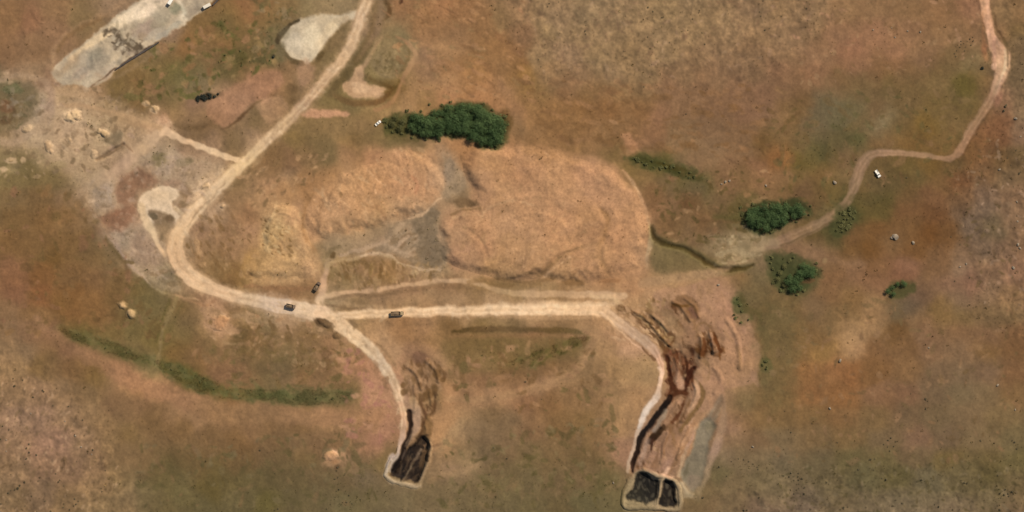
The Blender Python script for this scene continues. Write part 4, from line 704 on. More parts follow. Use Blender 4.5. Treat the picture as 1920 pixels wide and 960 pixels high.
stroke([(110,170),(140,178),(176,176)], [10,12,8], 'b3936e', 4, .6); stroke([(120,196),(180,202),(250,222),(300,240)], [7,8,7,9], 'b7956e', 3, .7); blob(212,262,16,10,-30,'77664c',.6); stroke([(230,268),(250,284)], [4,3], '7f6044', 2, .5)
# crisp marks on the mounds and in the hollow between them
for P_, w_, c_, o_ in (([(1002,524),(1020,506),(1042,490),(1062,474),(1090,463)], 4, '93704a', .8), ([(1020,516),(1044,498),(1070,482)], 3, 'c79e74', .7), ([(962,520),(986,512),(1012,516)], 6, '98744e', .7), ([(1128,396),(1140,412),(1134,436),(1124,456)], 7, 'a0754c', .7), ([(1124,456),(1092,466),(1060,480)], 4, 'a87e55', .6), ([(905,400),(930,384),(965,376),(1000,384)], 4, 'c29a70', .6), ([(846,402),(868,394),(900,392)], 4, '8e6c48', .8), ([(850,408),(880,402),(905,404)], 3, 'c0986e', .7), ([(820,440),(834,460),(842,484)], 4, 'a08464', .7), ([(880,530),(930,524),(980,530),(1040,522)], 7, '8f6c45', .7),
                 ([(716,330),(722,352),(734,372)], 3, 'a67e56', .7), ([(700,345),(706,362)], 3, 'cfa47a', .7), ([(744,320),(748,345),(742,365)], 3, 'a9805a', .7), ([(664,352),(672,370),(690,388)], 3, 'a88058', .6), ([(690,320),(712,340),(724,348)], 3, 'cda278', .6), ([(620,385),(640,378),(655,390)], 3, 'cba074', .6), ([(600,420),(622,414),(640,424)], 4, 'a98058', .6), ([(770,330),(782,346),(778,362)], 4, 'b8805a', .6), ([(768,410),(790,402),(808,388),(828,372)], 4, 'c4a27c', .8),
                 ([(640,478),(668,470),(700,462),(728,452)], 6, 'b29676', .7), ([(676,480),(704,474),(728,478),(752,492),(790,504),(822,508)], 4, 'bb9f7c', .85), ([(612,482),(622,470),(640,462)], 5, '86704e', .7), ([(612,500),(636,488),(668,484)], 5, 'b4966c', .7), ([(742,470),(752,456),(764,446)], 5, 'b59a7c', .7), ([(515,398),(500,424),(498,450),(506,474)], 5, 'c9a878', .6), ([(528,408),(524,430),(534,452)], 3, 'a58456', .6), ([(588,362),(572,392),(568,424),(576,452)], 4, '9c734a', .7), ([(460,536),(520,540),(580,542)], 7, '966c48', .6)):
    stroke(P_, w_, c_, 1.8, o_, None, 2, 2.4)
mottle([(488,410),(548,410),(548,480),(498,480)], ['86663c','7a5a34','ceb080','c8a878'], 44, 1.4, 3.6, .75, 40, 2, 85)

for P_, o_ in (([(230,900),(330,862),(480,850),(640,880),(700,925),(900,890),(1000,860),(1160,880),(1160,1010),(200,1010)], .18), ([(1300,930),(1400,880),(1560,850),(1740,862),(1940,880),(1940,940),(1500,930)], .2), ([(1420,600),(1460,560),(1500,600),(1480,720),(1440,760)], .3), ([(1560,150),(1660,150),(1840,130),(1830,240),(1640,260),(1540,300),(1500,280)], .22), ([(380,650),(560,650),(600,690),(480,700)], .2)):
    poly(P_, '67603c', 22, o_, None, 2, 12)
# pale wash and side tracks between the mound and the winding track
stroke([(1425,464),(1392,482),(1352,506),(1300,516),(1250,524),(1205,532)], [14,16,14,14,16,18], ['a08a68','a38c68','a38462','a58460','a88660','ab8660'], 4, .65)
stroke([(1455,455),(1410,448),(1360,452),(1326,468),(1310,462)], [16,20,20,16,8], ['968060','9c8866','988260','927a58','88704e'], 5, .6)
stroke([(1345,476),(1380,470),(1412,480)], [8,12,10], 'ab9874', 4, .6); mottle([(1330,440),(1430,445),(1430,495),(1340,500)], ['b39f7a','75643f','a08c68','6b5a36'], 60, 1.6, 4.5, .6, -10, 2.4, 90)
stroke([(1415,495),(1396,504),(1370,507)], [4,6,4], '4f4020', 2.5, .7)

# natural mottling
fine = fbm(7, 201, 3); mid = fbm(26, 202, 3); big = fbm(110, 203, 2); hue = fbm(40, 204, 3); grain = vnoise(2.6, 206)
STONY = np.zeros((H, W), np.float32)
for P, s in (([(960,-60),(1500,-60),(1560,40),(1420,150),(1100,170),(1000,130)], 60), ([(-60,650),(60,680),(150,740),(230,860),(270,1020),(-60,1020)], 40), ([(1800,300),(1980,180),(1980,620),(1820,560),(1780,430)], 50), ([(1430,900),(1980,880),(1980,1020),(1400,1020)], 40), ([(1820,-60),(1980,-60),(1980,300),(1880,260)], 30)):
    w_, sd_ = poly_field(P, s * 2, 1.0); STONY[w_] = np.maximum(STONY[w_], smooth(0.5 - sd_ / (2 * s)))
CLUMP = np.zeros((H, W), np.float32)
for P in (MND_R, MND_M, MND_L):
    w_, sd_ = poly_field(P, 16, 1.0); CLUMP[w_] = np.maximum(CLUMP[w_], smooth(0.5 - sd_ / 16))
curl = np.abs(fbm(13, 207, 3))
str1 = aniso(7, 118, 3.2, 5.0)
lum = 1 + 0.04 * fine + 0.03 * mid + 0.018 * grain + 0.02 * str1 + STONY * (0.05 * fine + 0.02 * grain) 
C *= lum[..., None]
C[..., 0] *= 1 + 0.008 * hue; C[..., 2] *= 1 - 0.015 * hue
gl = C.mean(-1, keepdims=True); pale = 1 - C[..., 2:3] / np.maximum(C[..., 0:1], .05)
warm = smooth((.50 - pale) / .18) * smooth((C[..., 0:1] - .16) / .1)          # the dust lends every grey a brown cast
C = gl + (.98 + .08 * warm) * (C - gl); C[..., 1:2] *= 1 - .012 * warm; C *= .975 + .05 * smooth((C[..., 0:1] - .52) / .16) + .035 * smooth((C[..., 0:1] - .70) / .12); C = np.clip(C, 0.02, 0.98)
C[..., 1] *= .996 - .007 * STONY; C[..., 2] *= 1.008 + .018 * STONY
ALB = (s2l(C) / LIGHT).astype(np.float32)

# ------------------------------------------------------------------ relief
HT += 1.2 * fbm(260, 301, 3) + 0.30 * fbm(30, 302, 3) + 0.22 * aniso(14, 118, 3.0, 9.0) + 0.07 * fine + STONY * (0.13 * fbm(9, 303, 3) + .15 * fbm(20, 304, 2) + .38 * aniso(13, 112, 2.6, 4.0) - .35 * np.abs(aniso(24, 125, 3.0, 6.0)))
hstroke(GUL, [6,9,11,9,9,9,8,8,9,6,3], -1.3, 4.5)
hstroke([(181,300),(203,288),(232,270)], [4,8,3], -1.6, 3)
hstroke([(1256,744),(1238,772),(1210,808),(1193,848),(1184,884)], [8,9,9,7,5], -1.6, 3)
hstroke([(768,773),(766,815),(748,864),(737,884)], [8,8,9,10], -1.6, 3)
hpoly(PIT_A, -3.2, 5); hpoly(CELL_1, -3.0, 5); hpoly(CELL_2, -3.0, 5)
hpoly([(1246,660),(1300,656),(1308,694),(1288,745),(1256,744)], -1.6, 8)
hpoly(DIG_A, -0.8, 10)
for P_, w_, h_ in (([(1192,586),(1214,600),(1236,626),(1256,648)], 5, 1.3), ([(1222,590),(1238,604),(1252,620)], 5, 1.0), ([(1262,566),(1280,580),(1296,602)], 5, 1.2), ([(1284,560),(1302,574),(1310,596)], 4, .9), ([(1313,632),(1316,650),(1314,668)], 5, 1.3), ([(1330,622),(1335,640),(1338,662)], 4, 1.2), ([(1266,672),(1272,694),(1270,716)], 6, 1.0), ([(1288,668),(1292,688),(1284,708)], 5, 1.2), ([(1300,716),(1306,738),(1296,764),(1278,790)], 5, 1.2), ([(1272,756),(1256,780),(1240,800)], 5, 1.1), ([(1252,812),(1244,840),(1240,868)], 5, 1.0), ([(1228,836),(1214,858),(1206,878)], 5, .9), ([(1292,800),(1280,828),(1270,860)], 4, 1.0), ([(1362,600),(1384,640),(1388,690)], 8, .8), ([(1340,690),(1352,712),(1340,736)], 7, .8),
                ([(768,690),(784,706),(790,730)], 5, 1.0), ([(800,676),(818,694),(822,716)], 5, 1.1), ([(806,736),(810,760),(802,784)], 5, 1.0), ([(776,724),(780,748),(778,772)], 4, .8), ([(798,790),(800,812)], 5, .9)):
    hstroke(P_, w_, h_, 3.5)
hpoly(BASIN, -1.2, 6)
hpoly([(1195,590),(1230,600),(1266,640),(1245,657),(1208,612)], -0.8, 6)
for k in ((1250,672,1254,705),(1303,692,1286,716),(1262,666,1277,662)): hstroke([(k[0],k[1]),(k[2],k[3])], 6, -0.9, 3)
hpoly([(640,166),(662,138),(686,146),(734,164),(700,184),(668,184)], -0.6, 8)
HT -= HT[PAD+240:PAD+720, PAD+400:PAD+1500].mean()
# dug and dumped ground is rougher
for P in (DIG_A, [(1190,560),(1310,555),(1400,600),(1410,700),(1350,730),(1310,900),(1190,890),(1240,660)]):
    w_, sd_ = poly_field(P, 20, 1.0); HT[w_] += smooth(0.5 - sd_ / 20) * (0.22 * fbm(10, 310, 3)[w_])
ROUGH = (0.04 * fbm(9, 311, 3) + 0.11 * (0.35 - np.abs(aniso(17, -38, 2.8, 2.0))) + 0.60 * fbm(40, 312, 4) + .5 * fbm(85, 314, 2)) * (0.3 + 1.0 * smooth(.5 + fbm(60, 313, 2)))
MEAND = fbm(38, 315, 3); RIDGE = np.zeros((H, W), np.float32)
def ridge(P, w, h):
    win, sd, _ = stroke_field(P, w, None, w + 4, 1.0); RIDGE[win] += h * smooth(.5 - sd / w)
for P, w, h in (([(905,395),(950,372),(1000,368)], 8, .9), ([(870,430),(905,455),(915,490)], 7, -.8), ([(930,420),(985,400),(1040,410),(1070,440)], 8, .8), ([(960,520),(1010,500),(1040,478),(1085,462)], 7, 1.2), ([(985,522),(1030,505),(1060,485)], 6, -.9), ([(1128,395),(1140,420),(1130,450),(1124,480),(1136,512)], 10, -1.0), ([(1150,390),(1158,420),(1148,460)], 9, .7), ([(900,500),(940,490),(970,470)], 7, .8), ([(880,340),(930,320),(990,318)], 10, .7),
                ([(600,430),(625,395),(640,360)], 6, .8), ([(630,440),(655,400),(680,350),(690,320)], 7, -.8), ([(660,425),(690,380),(720,325)], 6, .9), ([(700,415),(720,380),(735,350)], 7, -.7), ([(740,400),(765,350),(770,310)], 7, .8), ([(790,380),(800,340),(795,305)], 7, -.7), ([(590,420),(580,400),(590,380)], 6, .6), ([(500,410),(530,400),(560,410)], 6, .6), ([(490,500),(530,490),(580,500)], 8, .6), ([(510,440),(530,460),(525,480)], 5, -.6)):
    ridge(P, w, h)
def mound_field(P=None, h=2.0, slope=14, blobs=None, rough=1.0):
    m = np.zeros((H, W), np.float32)
    if P is not None:
        win, sd = poly_field(P, 6, 1.0); m[win] = np.maximum(0, h * smooth((-sd + 1.5 * BREAK[win] + 9 * MEAND[win] - 2) / slope))
    for (x, y, rx, ry, rot, hh) in (blobs or ()):
        r = max(rx, ry) * 1.3; win = window(x - r, x + r, y - r, y + r); a = math.radians(rot)
        dx, dy = PX_[win] - x, PY_[win] - y
        u = (dx * math.cos(a) + dy * math.sin(a)) / rx; v = (-dx * math.sin(a) + dy * math.cos(a)) / ry
        d = np.sqrt(u*u + v*v) + 0.30 * BREAK[win] + .15 * MEAND[win]
        m[win] = np.maximum(m[win], hh * .75 * smooth((1.05 - d) / 0.9))
    top = max(m.max(), .01)
    return np.where(m > 0.0, m + (ROUGH * rough + .55 * RIDGE * (top > 1.5)) * np.minimum(m / top * 2.0, 1.0) , 0)
# ------------------------------------------------------------------ helpers for objects
def tag(o, label=None, cat=None, group=None, kind=None):
    if label: o['label'] = label
    if cat: o['category'] = cat
    if group: o['group'] = group
    if kind: o['kind'] = kind
    return o
def empty(name, loc, rz=0.0, label=None, cat=None, group=None):
    o = bpy.data.objects.new(name, None); COL.objects.link(o)
    o.location = loc; o.rotation_euler = (0, 0, rz); o.empty_display_size = 1.0
    return tag(o, label, cat, group)
def link(name, me, mat=None, parent=None):
    o = bpy.data.objects.new(name, me); COL.objects.link(o)
    if mat is not None and not me.materials: me.materials.append(mat)
    if parent is not None: o.parent = parent
    return o

# ------------------------------------------------------------------ materials
def soil_material(name, rough=0.95, amount=0.10, tint=(1, 1, 1)):
    m = bpy.data.materials.new(name); m.use_nodes = True
    nt = m.node_tree; nd = nt.nodes; ln = nt.links; b = nd['Principled BSDF']
    b.inputs['Roughness'].default_value = rough; b.inputs['Specular IOR Level'].default_value = 0.1
    at = nd.new('ShaderNodeAttribute'); at.attribute_name = 'soil'
    geo = nd.new('ShaderNodeNewGeometry')
    n1 = nd.new('ShaderNodeTexNoise'); n1.inputs['Scale'].default_value = 0.55; n1.inputs['Detail'].default_value = 5
    n2 = nd.new('ShaderNodeTexVoronoi'); n2.inputs['Scale'].default_value = 1.7
    ln.new(geo.outputs['Position'], n1.inputs['Vector']); ln.new(geo.outputs['Position'], n2.inputs['Vector'])
    r1 = nd.new('ShaderNodeMapRange'); r1.inputs['From Min'].default_value = .3; r1.inputs['From Max'].default_value = .7
    r1.inputs['To Min'].default_value = 1 - amount; r1.inputs['To Max'].default_value = 1 + amount
    ln.new(n1.outputs['Fac'], r1.inputs['Value'])
    r2 = nd.new('ShaderNodeMapRange'); r2.inputs['From Min'].default_value = 0; r2.inputs['From Max'].default_value = .8
    r2.inputs['To Min'].default_value = 1 - amount * .6; r2.inputs['To Max'].default_value = 1 + amount * .5
    ln.new(n2.outputs['Distance'], r2.inputs['Value'])
    mu = nd.new('ShaderNodeMath'); mu.operation = 'MULTIPLY'; ln.new(r1.outputs[0], mu.inputs[0]); ln.new(r2.outputs[0], mu.inputs[1])
    sc = nd.new('ShaderNodeVectorMath'); sc.operation = 'SCALE'; ln.new(at.outputs['Color'], sc.inputs[0]); ln.new(mu.outputs[0], sc.inputs['Scale'])
    tn = nd.new('ShaderNodeVectorMath'); tn.operation = 'MULTIPLY'; tn.inputs[1].default_value = tint; ln.new(sc.outputs[0], tn.inputs[0])
    ln.new(tn.outputs[0], b.inputs['Base Color'])
    bp = nd.new('ShaderNodeBump'); bp.inputs['Strength'].default_value = 0.35; bp.inputs['Distance'].default_value = 0.25
    ln.new(n1.outputs['Fac'], bp.inputs['Height']); ln.new(bp.outputs[0], b.inputs['Normal'])
    return m
def plain(name, col, rough=0.6, metal=0.0, var=0.12, scale=2.0, spec=0.4):
    m = bpy.data.materials.new(name); m.use_nodes = True
    nt = m.node_tree; nd = nt.nodes; ln = nt.links; b = nd['Principled BSDF']
    b.inputs['Roughness'].default_value = rough; b.inputs['Metallic'].default_value = metal; b.inputs['Specular IOR Level'].default_value = spec
    tc = nd.new('ShaderNodeTexCoord'); n = nd.new('ShaderNodeTexNoise'); n.inputs['Scale'].default_value = scale; n.inputs['Detail'].default_value = 4
    ln.new(tc.outputs['Object'], n.inputs['Vector'])
    r = nd.new('ShaderNodeValToRGB'); r.color_ramp.elements[0].position = .3; r.color_ramp.elements[1].position = .7
    r.color_ramp.elements[0].color = tuple(c * (1 - var) for c in col) + (1,); r.color_ramp.elements[1].color = tuple(min(c * (1 + var), 1) for c in col) + (1,)
    ln.new(n.outputs['Fac'], r.inputs['Fac']); ln.new(r.outputs[0], b.inputs['Base Color'])
    return m
def leaf_material(name, c0, c1):
    m = plain(name, (1, 1, 1), 0.7, 0, 0, .5, .15)
    nt = m.node_tree; nd = nt.nodes; ln = nt.links
    geo = nd.new('ShaderNodeNewGeometry'); oi = nd.new('ShaderNodeObjectInfo'); ad = nd.new('ShaderNodeMath'); ad.operation = 'ADD'
    ma = nd.new('ShaderNodeMath'); ma.operation = 'MULTIPLY'; ma.inputs[1].default_value = .45
    mb = nd.new('ShaderNodeMath'); mb.operation = 'MULTIPLY'; mb.inputs[1].default_value = .55
    ln.new(geo.outputs['Random Per Island'], ma.inputs[0]); ln.new(oi.outputs['Random'], mb.inputs[0])
    ln.new(ma.outputs[0], ad.inputs[0]); ln.new(mb.outputs[0], ad.inputs[1])
    r = [n for n in nd if n.type == 'VALTORGB'][0]
    r.color_ramp.elements[0].position = 0; r.color_ramp.elements[1].position = 1
    r.color_ramp.elements[0].color = c0 + (1,); r.color_ramp.elements[1].color = c1 + (1,)
    ln.new(ad.outputs[0], r.inputs['Fac'])
    return m
MAT = dict(
    soil=soil_material('dry_soil'), road=soil_material('packed_dust', .9, .05), heap=soil_material('loose_soil', .97, .14),
    liner=soil_material('black_liner', .75, .08), gravel=soil_material('gravel', .9, .08), grass=soil_material('grass_blades', .9, .2, (1.0, 1.0, .95)),
    bark=plain('bark', (.09, .065, .045), .9), leaf=leaf_material('evergreen_leaf', (.026, .048, .012), (.085, .120, .036)),
    leaf_olive=leaf_material('olive_leaf', (.062, .058, .016), (.145, .125, .04)), scrub=leaf_material('scrub_leaf', (.075, .055, .026), (.15, .112, .055)),
    black_scrub=leaf_material('dark_scrub_leaf', (.012, .013, .008), (.03, .03, .017)),
    white=plain('white_paint', (.74, .66, .53), .5), cream=plain('cream_paint', (.62, .52, .38), .5), glass=plain('dark_glass', (.015, .018, .02), .12, 0, .05),
    rubber=plain('rubber', (.02, .02, .02), .9), steel=plain('dusty_steel', (.35, .32, .28), .5, .6), brown=plain('dusty_brown_paint', (.17, .105, .06), .7),
    dark_brown=plain('rusty_brown_steel', (.115, .07, .04), .8), tan=plain('dusty_tan_paint', (.30, .20, .09), .6), load=plain('earth_load', (.16, .10, .05), .95, 0, .3, 1.5),
    shade_painted_stone=plain('shade_painted_stone', (.06, .045, .035), .9, 0, .35, 1.2), rock=plain('pale_rock', (.22, .16, .10), .9, 0, .25, 1.0), lamp=plain('lamp_glass', (.8, .8, .75), .15))  # the wall stone carries the yard-edge shade in its dark colour

# ------------------------------------------------------------------ the ground sheet
STEP = 1.6
inner_x = np.arange(-70, 1990.1, STEP); inner_y = np.arange(-70, 1030.1, STEP)
grow = np.cumsum(STEP * 1.35 ** np.arange(1, 32))
gxs = np.concatenate([inner_x[0] - grow[::-1], inner_x, inner_x[-1] + grow]).astype(np.float32)
gys = np.concatenate([inner_y[0] - grow[::-1], inner_y, inner_y[-1] + grow]).astype(np.float32)
NX, NY = len(gxs), len(gys)
GX, GY = np.meshgrid(gxs, gys)
cx, cy = np.clip(GX, -PAD + 4, 1920 + PAD - 5), np.clip(GY, -PAD + 4, 960 + PAD - 5)
GH = sample(HT, cx, cy); GC = sample(ALB, cx, cy)
far = np.maximum(np.maximum(-80 - GX, GX - 2000), np.maximum(-80 - GY, GY - 1040))
fk = smooth(far / 140.0)
GC = GC * (1 - fk[..., None]) + fk[..., None] * np.array([.21, .13, .07]) * (1 + .25 * np.sin(GX / 310 + np.cos(GY / 270) * 2))[..., None]
GH = GH * (1 - fk) + fk * (8 * np.sin(GX / 900) * np.cos(GY / 1100))
GH = GH.astype(np.float32); GC = GC.astype(np.float32)

def sheet(name, vm, z, mat, parent=None):
    """the grid cells whose corners are all in vm, as one mesh at heights z"""
    f = vm[:-1, :-1] & vm[1:, :-1] & vm[:-1, 1:] & vm[1:, 1:]
    j, i = np.nonzero(f)
    q4 = np.stack([j*NX + i, (j+1)*NX + i, (j+1)*NX + i + 1, j*NX + i + 1], 1)
    used, inv = np.unique(q4.ravel(), return_inverse=True)
    co = np.stack([wx(GX.ravel()[used]), wy(GY.ravel()[used]), z.ravel()[used]], 1).astype(np.float32)
    me = bpy.data.meshes.new(name)
    me.vertices.add(len(used)); me.vertices.foreach_set('co', co.ravel())
    n = len(q4)
    me.loops.add(n * 4); me.loops.foreach_set('vertex_index', inv.astype(np.int32))
    me.polygons.add(n); me.polygons.foreach_set('loop_start', np.arange(0, n * 4, 4, dtype=np.int32))
    me.polygons.foreach_set('use_smooth', np.ones(n, bool))
    at = me.attributes.new('soil', 'FLOAT_COLOR', 'POINT')
    at.data.foreach_set('color', np.concatenate([GC.reshape(-1, 3)[used], np.ones((len(used), 1), np.float32)], 1).ravel())
    me.update(calc_edges=True)
    return link(name, me, mat, parent)
def vmask(r):
    ins = (GX > -PAD) & (GX < 1920 + PAD - 1) & (GY > -PAD) & (GY < 960 + PAD - 1)
    return ins & (sample(r.astype(np.float32), cx, cy) > 0.5)
everywhere = np.ones(GX.shape, bool)
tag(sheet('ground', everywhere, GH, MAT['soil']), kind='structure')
for nm, mt, dz in (('road', 'road', .050), ('track', 'road', .030), ('gravel_yard', 'gravel', .020), ('clearing', 'gravel', .040), ('clay_basin', 'gravel', .020)):
    tag(sheet(nm, vmask(MASK[nm]), GH + dz, MAT[mt]), kind='structure')

HTOP = HT.copy()
def mound(name, label, cat, P=None, h=2, slope=14, blobs=None, group=None, rough=1.0, mat='heap'):
    f = mound_field(P, h, slope, blobs, rough)
    g = np.zeros_like(f)
    core = f > 0.0
    vm = vmask(core)
    grow_ = vm.copy(); grow_[1:] |= vm[:-1]; grow_[:-1] |= vm[1:]; grow_[:, 1:] |= vm[:, :-1]; grow_[:, :-1] |= vm[:, 1:]
    add = np.where(vm, np.maximum(sample(f, cx, cy), 0) - .06, -.35)
    np.maximum(HTOP, HT + f, out=HTOP)
    return tag(sheet(name, grow_, GH + add, MAT[mat]), label, cat, group)

mound('earth_mound', 'very broad flat topped pale earth mound east of the grey patch, largest of the mounds', 'earth mound', MND_R, 3.0, 24, rough=1.15)
mound('earth_mound', 'long pale orange earth mound north west of the grey patch, with a rippled top', 'earth mound', MND_M, 2.8, 22, rough=1.3)
mound('earth_mound', 'small yellowish earth mound speckled with brown clods, beside the curve of the main road', 'earth mound', MND_L, 2.0, 20, rough=1.2)
HEAPS = [
    ('pale round soil heap on brown ground, upper one of a close pair', [(227,573,13,11,10,2.2)], 'c9a97e'),
    ('pale round soil heap on brown ground, lower and wider one of a close pair', [(247,589,14,11,0,2.4)], 'cbab7f'),
    ('wide cream soil heap below the gravel yard, largest of the heaps at the left', [(128,222,15,11,20,2.2),(142,216,12,11,0,2.4)], 'cdb089'),
    ('pale heap just above the track junction, east of all the other pale heaps', [(289,206,11,8,10,1.8),(277,195,8,7,0,1.4)], 'b59872'),
    ('long pale soil heap at the left, slanting beside the brown hollow', [(90,276,9,14,-20,1.6),(96,286,6,8,0,1.3)], 'b39674'),
    ('low pale heap at the far left, inside the bend of the faint track', [(50,242,11,8,0,1.3)], 'ad9474'),
    ('very small pale heap south of the wide cream soil heap', [(132,262,8,8,0,1.3)], 'ab8f6d'),
    ('small pale heap north west of the dark narrow trench', [(194,250,11,7,30,1.5),(186,246,6,6,0,1.1)], 'b29772'),
    ('pale heap touching the west end of the dark narrow trench', [(174,288,9,12,10,1.7)], 'b59b7b'),
    ('pinkish bare soil heap alone on olive ground, south of the green grass strip', [(621,853,17,10,-20,1.6)], 'c69c74'),
    ('rounded orange soil heap on the slope south of the main road curve', [(412,606,20,16,30,1.5)], 'b68c66'),
    ('pale heap on the outside of the main road just above its left bend', [(386,350,14,9,-35,1.6)], 'c7a882'),
    ('tiny pale heap at the inner edge of the main road bend', [(417,387,9,7,-20,1.3)], 'c6a680'),
    ('small pale heap at the left picture edge, above the brown field', [(22,303,9,5,0,1.2)], 'aa906a'),
]
BASE_GC = GC.copy()
for lab, bl, colr in HEAPS:
    f = mound_field(None, 1, 1, bl, .5)
    a = .85 * smooth(sample(f, cx, cy) / (.9 * f.max()))[..., None]
    GC = (BASE_GC * (1 - a) + a * (s2l(hexrgb(colr)) / LIGHT) * (BASE_GC / np.maximum(BASE_GC.mean(-1, keepdims=True), .01) * .15 + .85 * 1.0 + .0)).astype(np.float32)
    mound('soil_heap', lab, 'soil heap', blobs=bl, rough=.7, group='soil heaps around the works')
GC = BASE_GC
mound('spoil_heap', 'dark brown heap of dug soil north east of the road end', 'spoil heap', [(1254,566),(1275,558),(1296,560),(1308,578),(1314,596),(1303,606),(1288,602),(1282,590),(1264,582)], .8, 12, rough=2.6)
mound('spoil_heap', 'dark brown heap on the pink ground, right of the reddish brown diggings', 'spoil heap', [(1306,655),(1310,640),(1318,628),(1330,622),(1342,628),(1352,652),(1346,666),(1324,668),(1312,672)], 1.2, 12, rough=2.2)
mound('spoil_heap', 'dark mud heap lying along the southern edge of the road junction', 'spoil heap', blobs=[(600,603,13,6,22,1.5),(612,609,11,6,20,1.4)], rough=1.0)
mound('spoil_heap', 'small brown mud heap beside the spur road below the junction', 'spoil heap', blobs=[(632,630,9,6,30,1.2)], rough=1.0)

# pits: liner over the dug bottom, berm round the rim
def berm(label, lines, h, group=None):
    f = np.zeros((H, W), np.float32)
    for P, w in lines:
        win, sd, _ = stroke_field(P, w, None, 8, 1.0)
        f[win] = np.maximum(f[win], h * smooth(0.5 - sd / 5.0))
    f = np.where(f > 0.02, f + .25 * ROUGH * np.minimum(f / h * 2, 1), 0)
    vm = vmask(f > 0.02); add = np.where(vm, sample(f, cx, cy) - .02, -.35)
    g2 = vm.copy(); g2[1:] |= vm[:-1]; g2[:-1] |= vm[1:]; g2[:, 1:] |= vm[:, :-1]; g2[:, :-1] |= vm[:, 1:]
    np.maximum(HTOP, HT + f, out=HTOP)
    return tag(sheet('earth_berm', g2, GH + add, MAT['heap']), label, 'earth berm', group)
berm('pale earth berm curling round the bottom of the narrow black lined pit on the left', [([(748,838),(737,858),(728,876),(723,890),(734,900),(756,907),(780,911),(790,900),(798,882),(805,856),(807,832)], [4,6,7,8,8,8,8,8,8,7,4])], 1.0)
berm('pale square earth berm round the pair of black cells at the bottom edge', [([(1188,884),(1178,902),(1170,924),(1168,944),(1180,952),(1210,951),(1236,954),(1268,956),(1277,944),(1276,926),(1270,906),(1262,900),(1246,896),(1232,892),(1218,884),(1200,882),(1188,886)], 7), ([(1243,898),(1238,918),(1234,950)], 4)], .9)
for k, lab, nm in (('pit_cell', 'narrow black lined pit with pale streaks, at the end of the left spur road', 'lined_pit'),
                   ('cell_one', 'wide black lined cell flecked with grey, left of the berm divider at the bottom edge', 'lined_pit'),
                   ('cell_two', 'narrow black lined cell right of the berm divider at the bottom edge', 'lined_pit')):
    tag(sheet(nm, vmask(MASK[k]), GH + .06, MAT['liner']), lab, 'lined pit')

def ztop(px, py): return float(sample(HTOP, np.float32(px), np.float32(py)))

# ------------------------------------------------------------------ mesh builders
def mesh_from(name, bm, mat, smooth_=False):
    me = bpy.data.meshes.new(name); bm.to_mesh(me); bm.free()
    if smooth_: me.polygons.foreach_set('use_smooth', np.ones(len(me.polygons), bool))
    me.materials.append(mat); return me
def box(bm, c, s, bev=0.0, rz=0.0, taper=1.0):
    r = bmesh.ops.create_cube(bm, size=1.0); vs = r['verts']
    for v in vs:
        k = taper if v.co.z > 0 else 1.0
        v.co = Vector((v.co.x * s[0] * k, v.co.y * s[1] * k, v.co.z * s[2]))
    if rz: bmesh.ops.rotate(bm, verts=vs, cent=(0,0,0), matrix=Matrix.Rotation(rz, 3, 'Z'))
    bmesh.ops.translate(bm, verts=vs, vec=c)
    if bev:
        es = list({e for v in vs for e in v.link_edges})
        bmesh.ops.bevel(bm, geom=es, offset=bev, segments=2, affect='EDGES', profile=.6)
def profile(bm, prof, w, bev=0.0):
    """side outline (x,z) extruded across y"""
    a = [bm.verts.new((x, -w/2, z)) for x, z in prof]; b = [bm.verts.new((x, w/2, z)) for x, z in prof]
    n = len(prof); fs = [bm.faces.new(a), bm.faces.new(b[::-1])]
    for i in range(n): fs.append(bm.faces.new((a[i], b[i], b[(i+1) % n], a[(i+1) % n])))
    bmesh.ops.recalc_face_normals(bm, faces=fs)
    if bev:
        bmesh.ops.bevel(bm, geom=list({e for f in fs for e in f.edges}), offset=bev, segments=2, affect='EDGES', profile=.6)
def cyl(bm, c, r, h, axis='y', n=18):
    g = bmesh.ops.create_cone(bm, cap_ends=True, segments=n, radius1=r, radius2=r, depth=h); vs = g['verts']
    if axis == 'y': bmesh.ops.rotate(bm, verts=vs, cent=(0,0,0), matrix=Matrix.Rotation(math.pi/2, 3, 'X'))
    if axis == 'x': bmesh.ops.rotate(bm, verts=vs, cent=(0,0,0), matrix=Matrix.Rotation(math.pi/2, 3, 'Y'))
    bmesh.ops.translate(bm, verts=vs, vec=c)
def part(name, root, mat, fn, smooth_=False):
    bm = bmesh.new(); fn(bm); return link(name, mesh_from(name, bm, MAT[mat], smooth_), None, root)
def wheel(root, x, y, r, w):
    t = part('wheel', root, 'rubber', lambda b: cyl(b, (x, y, r), r, w))
    part('rim', t, 'steel', lambda b: cyl(b, (x, y + math.copysign(w * .5, y) * 1.02, r), r * .55, w * .2))
def place_rot(dx, dy): return math.atan2(-dy, dx)

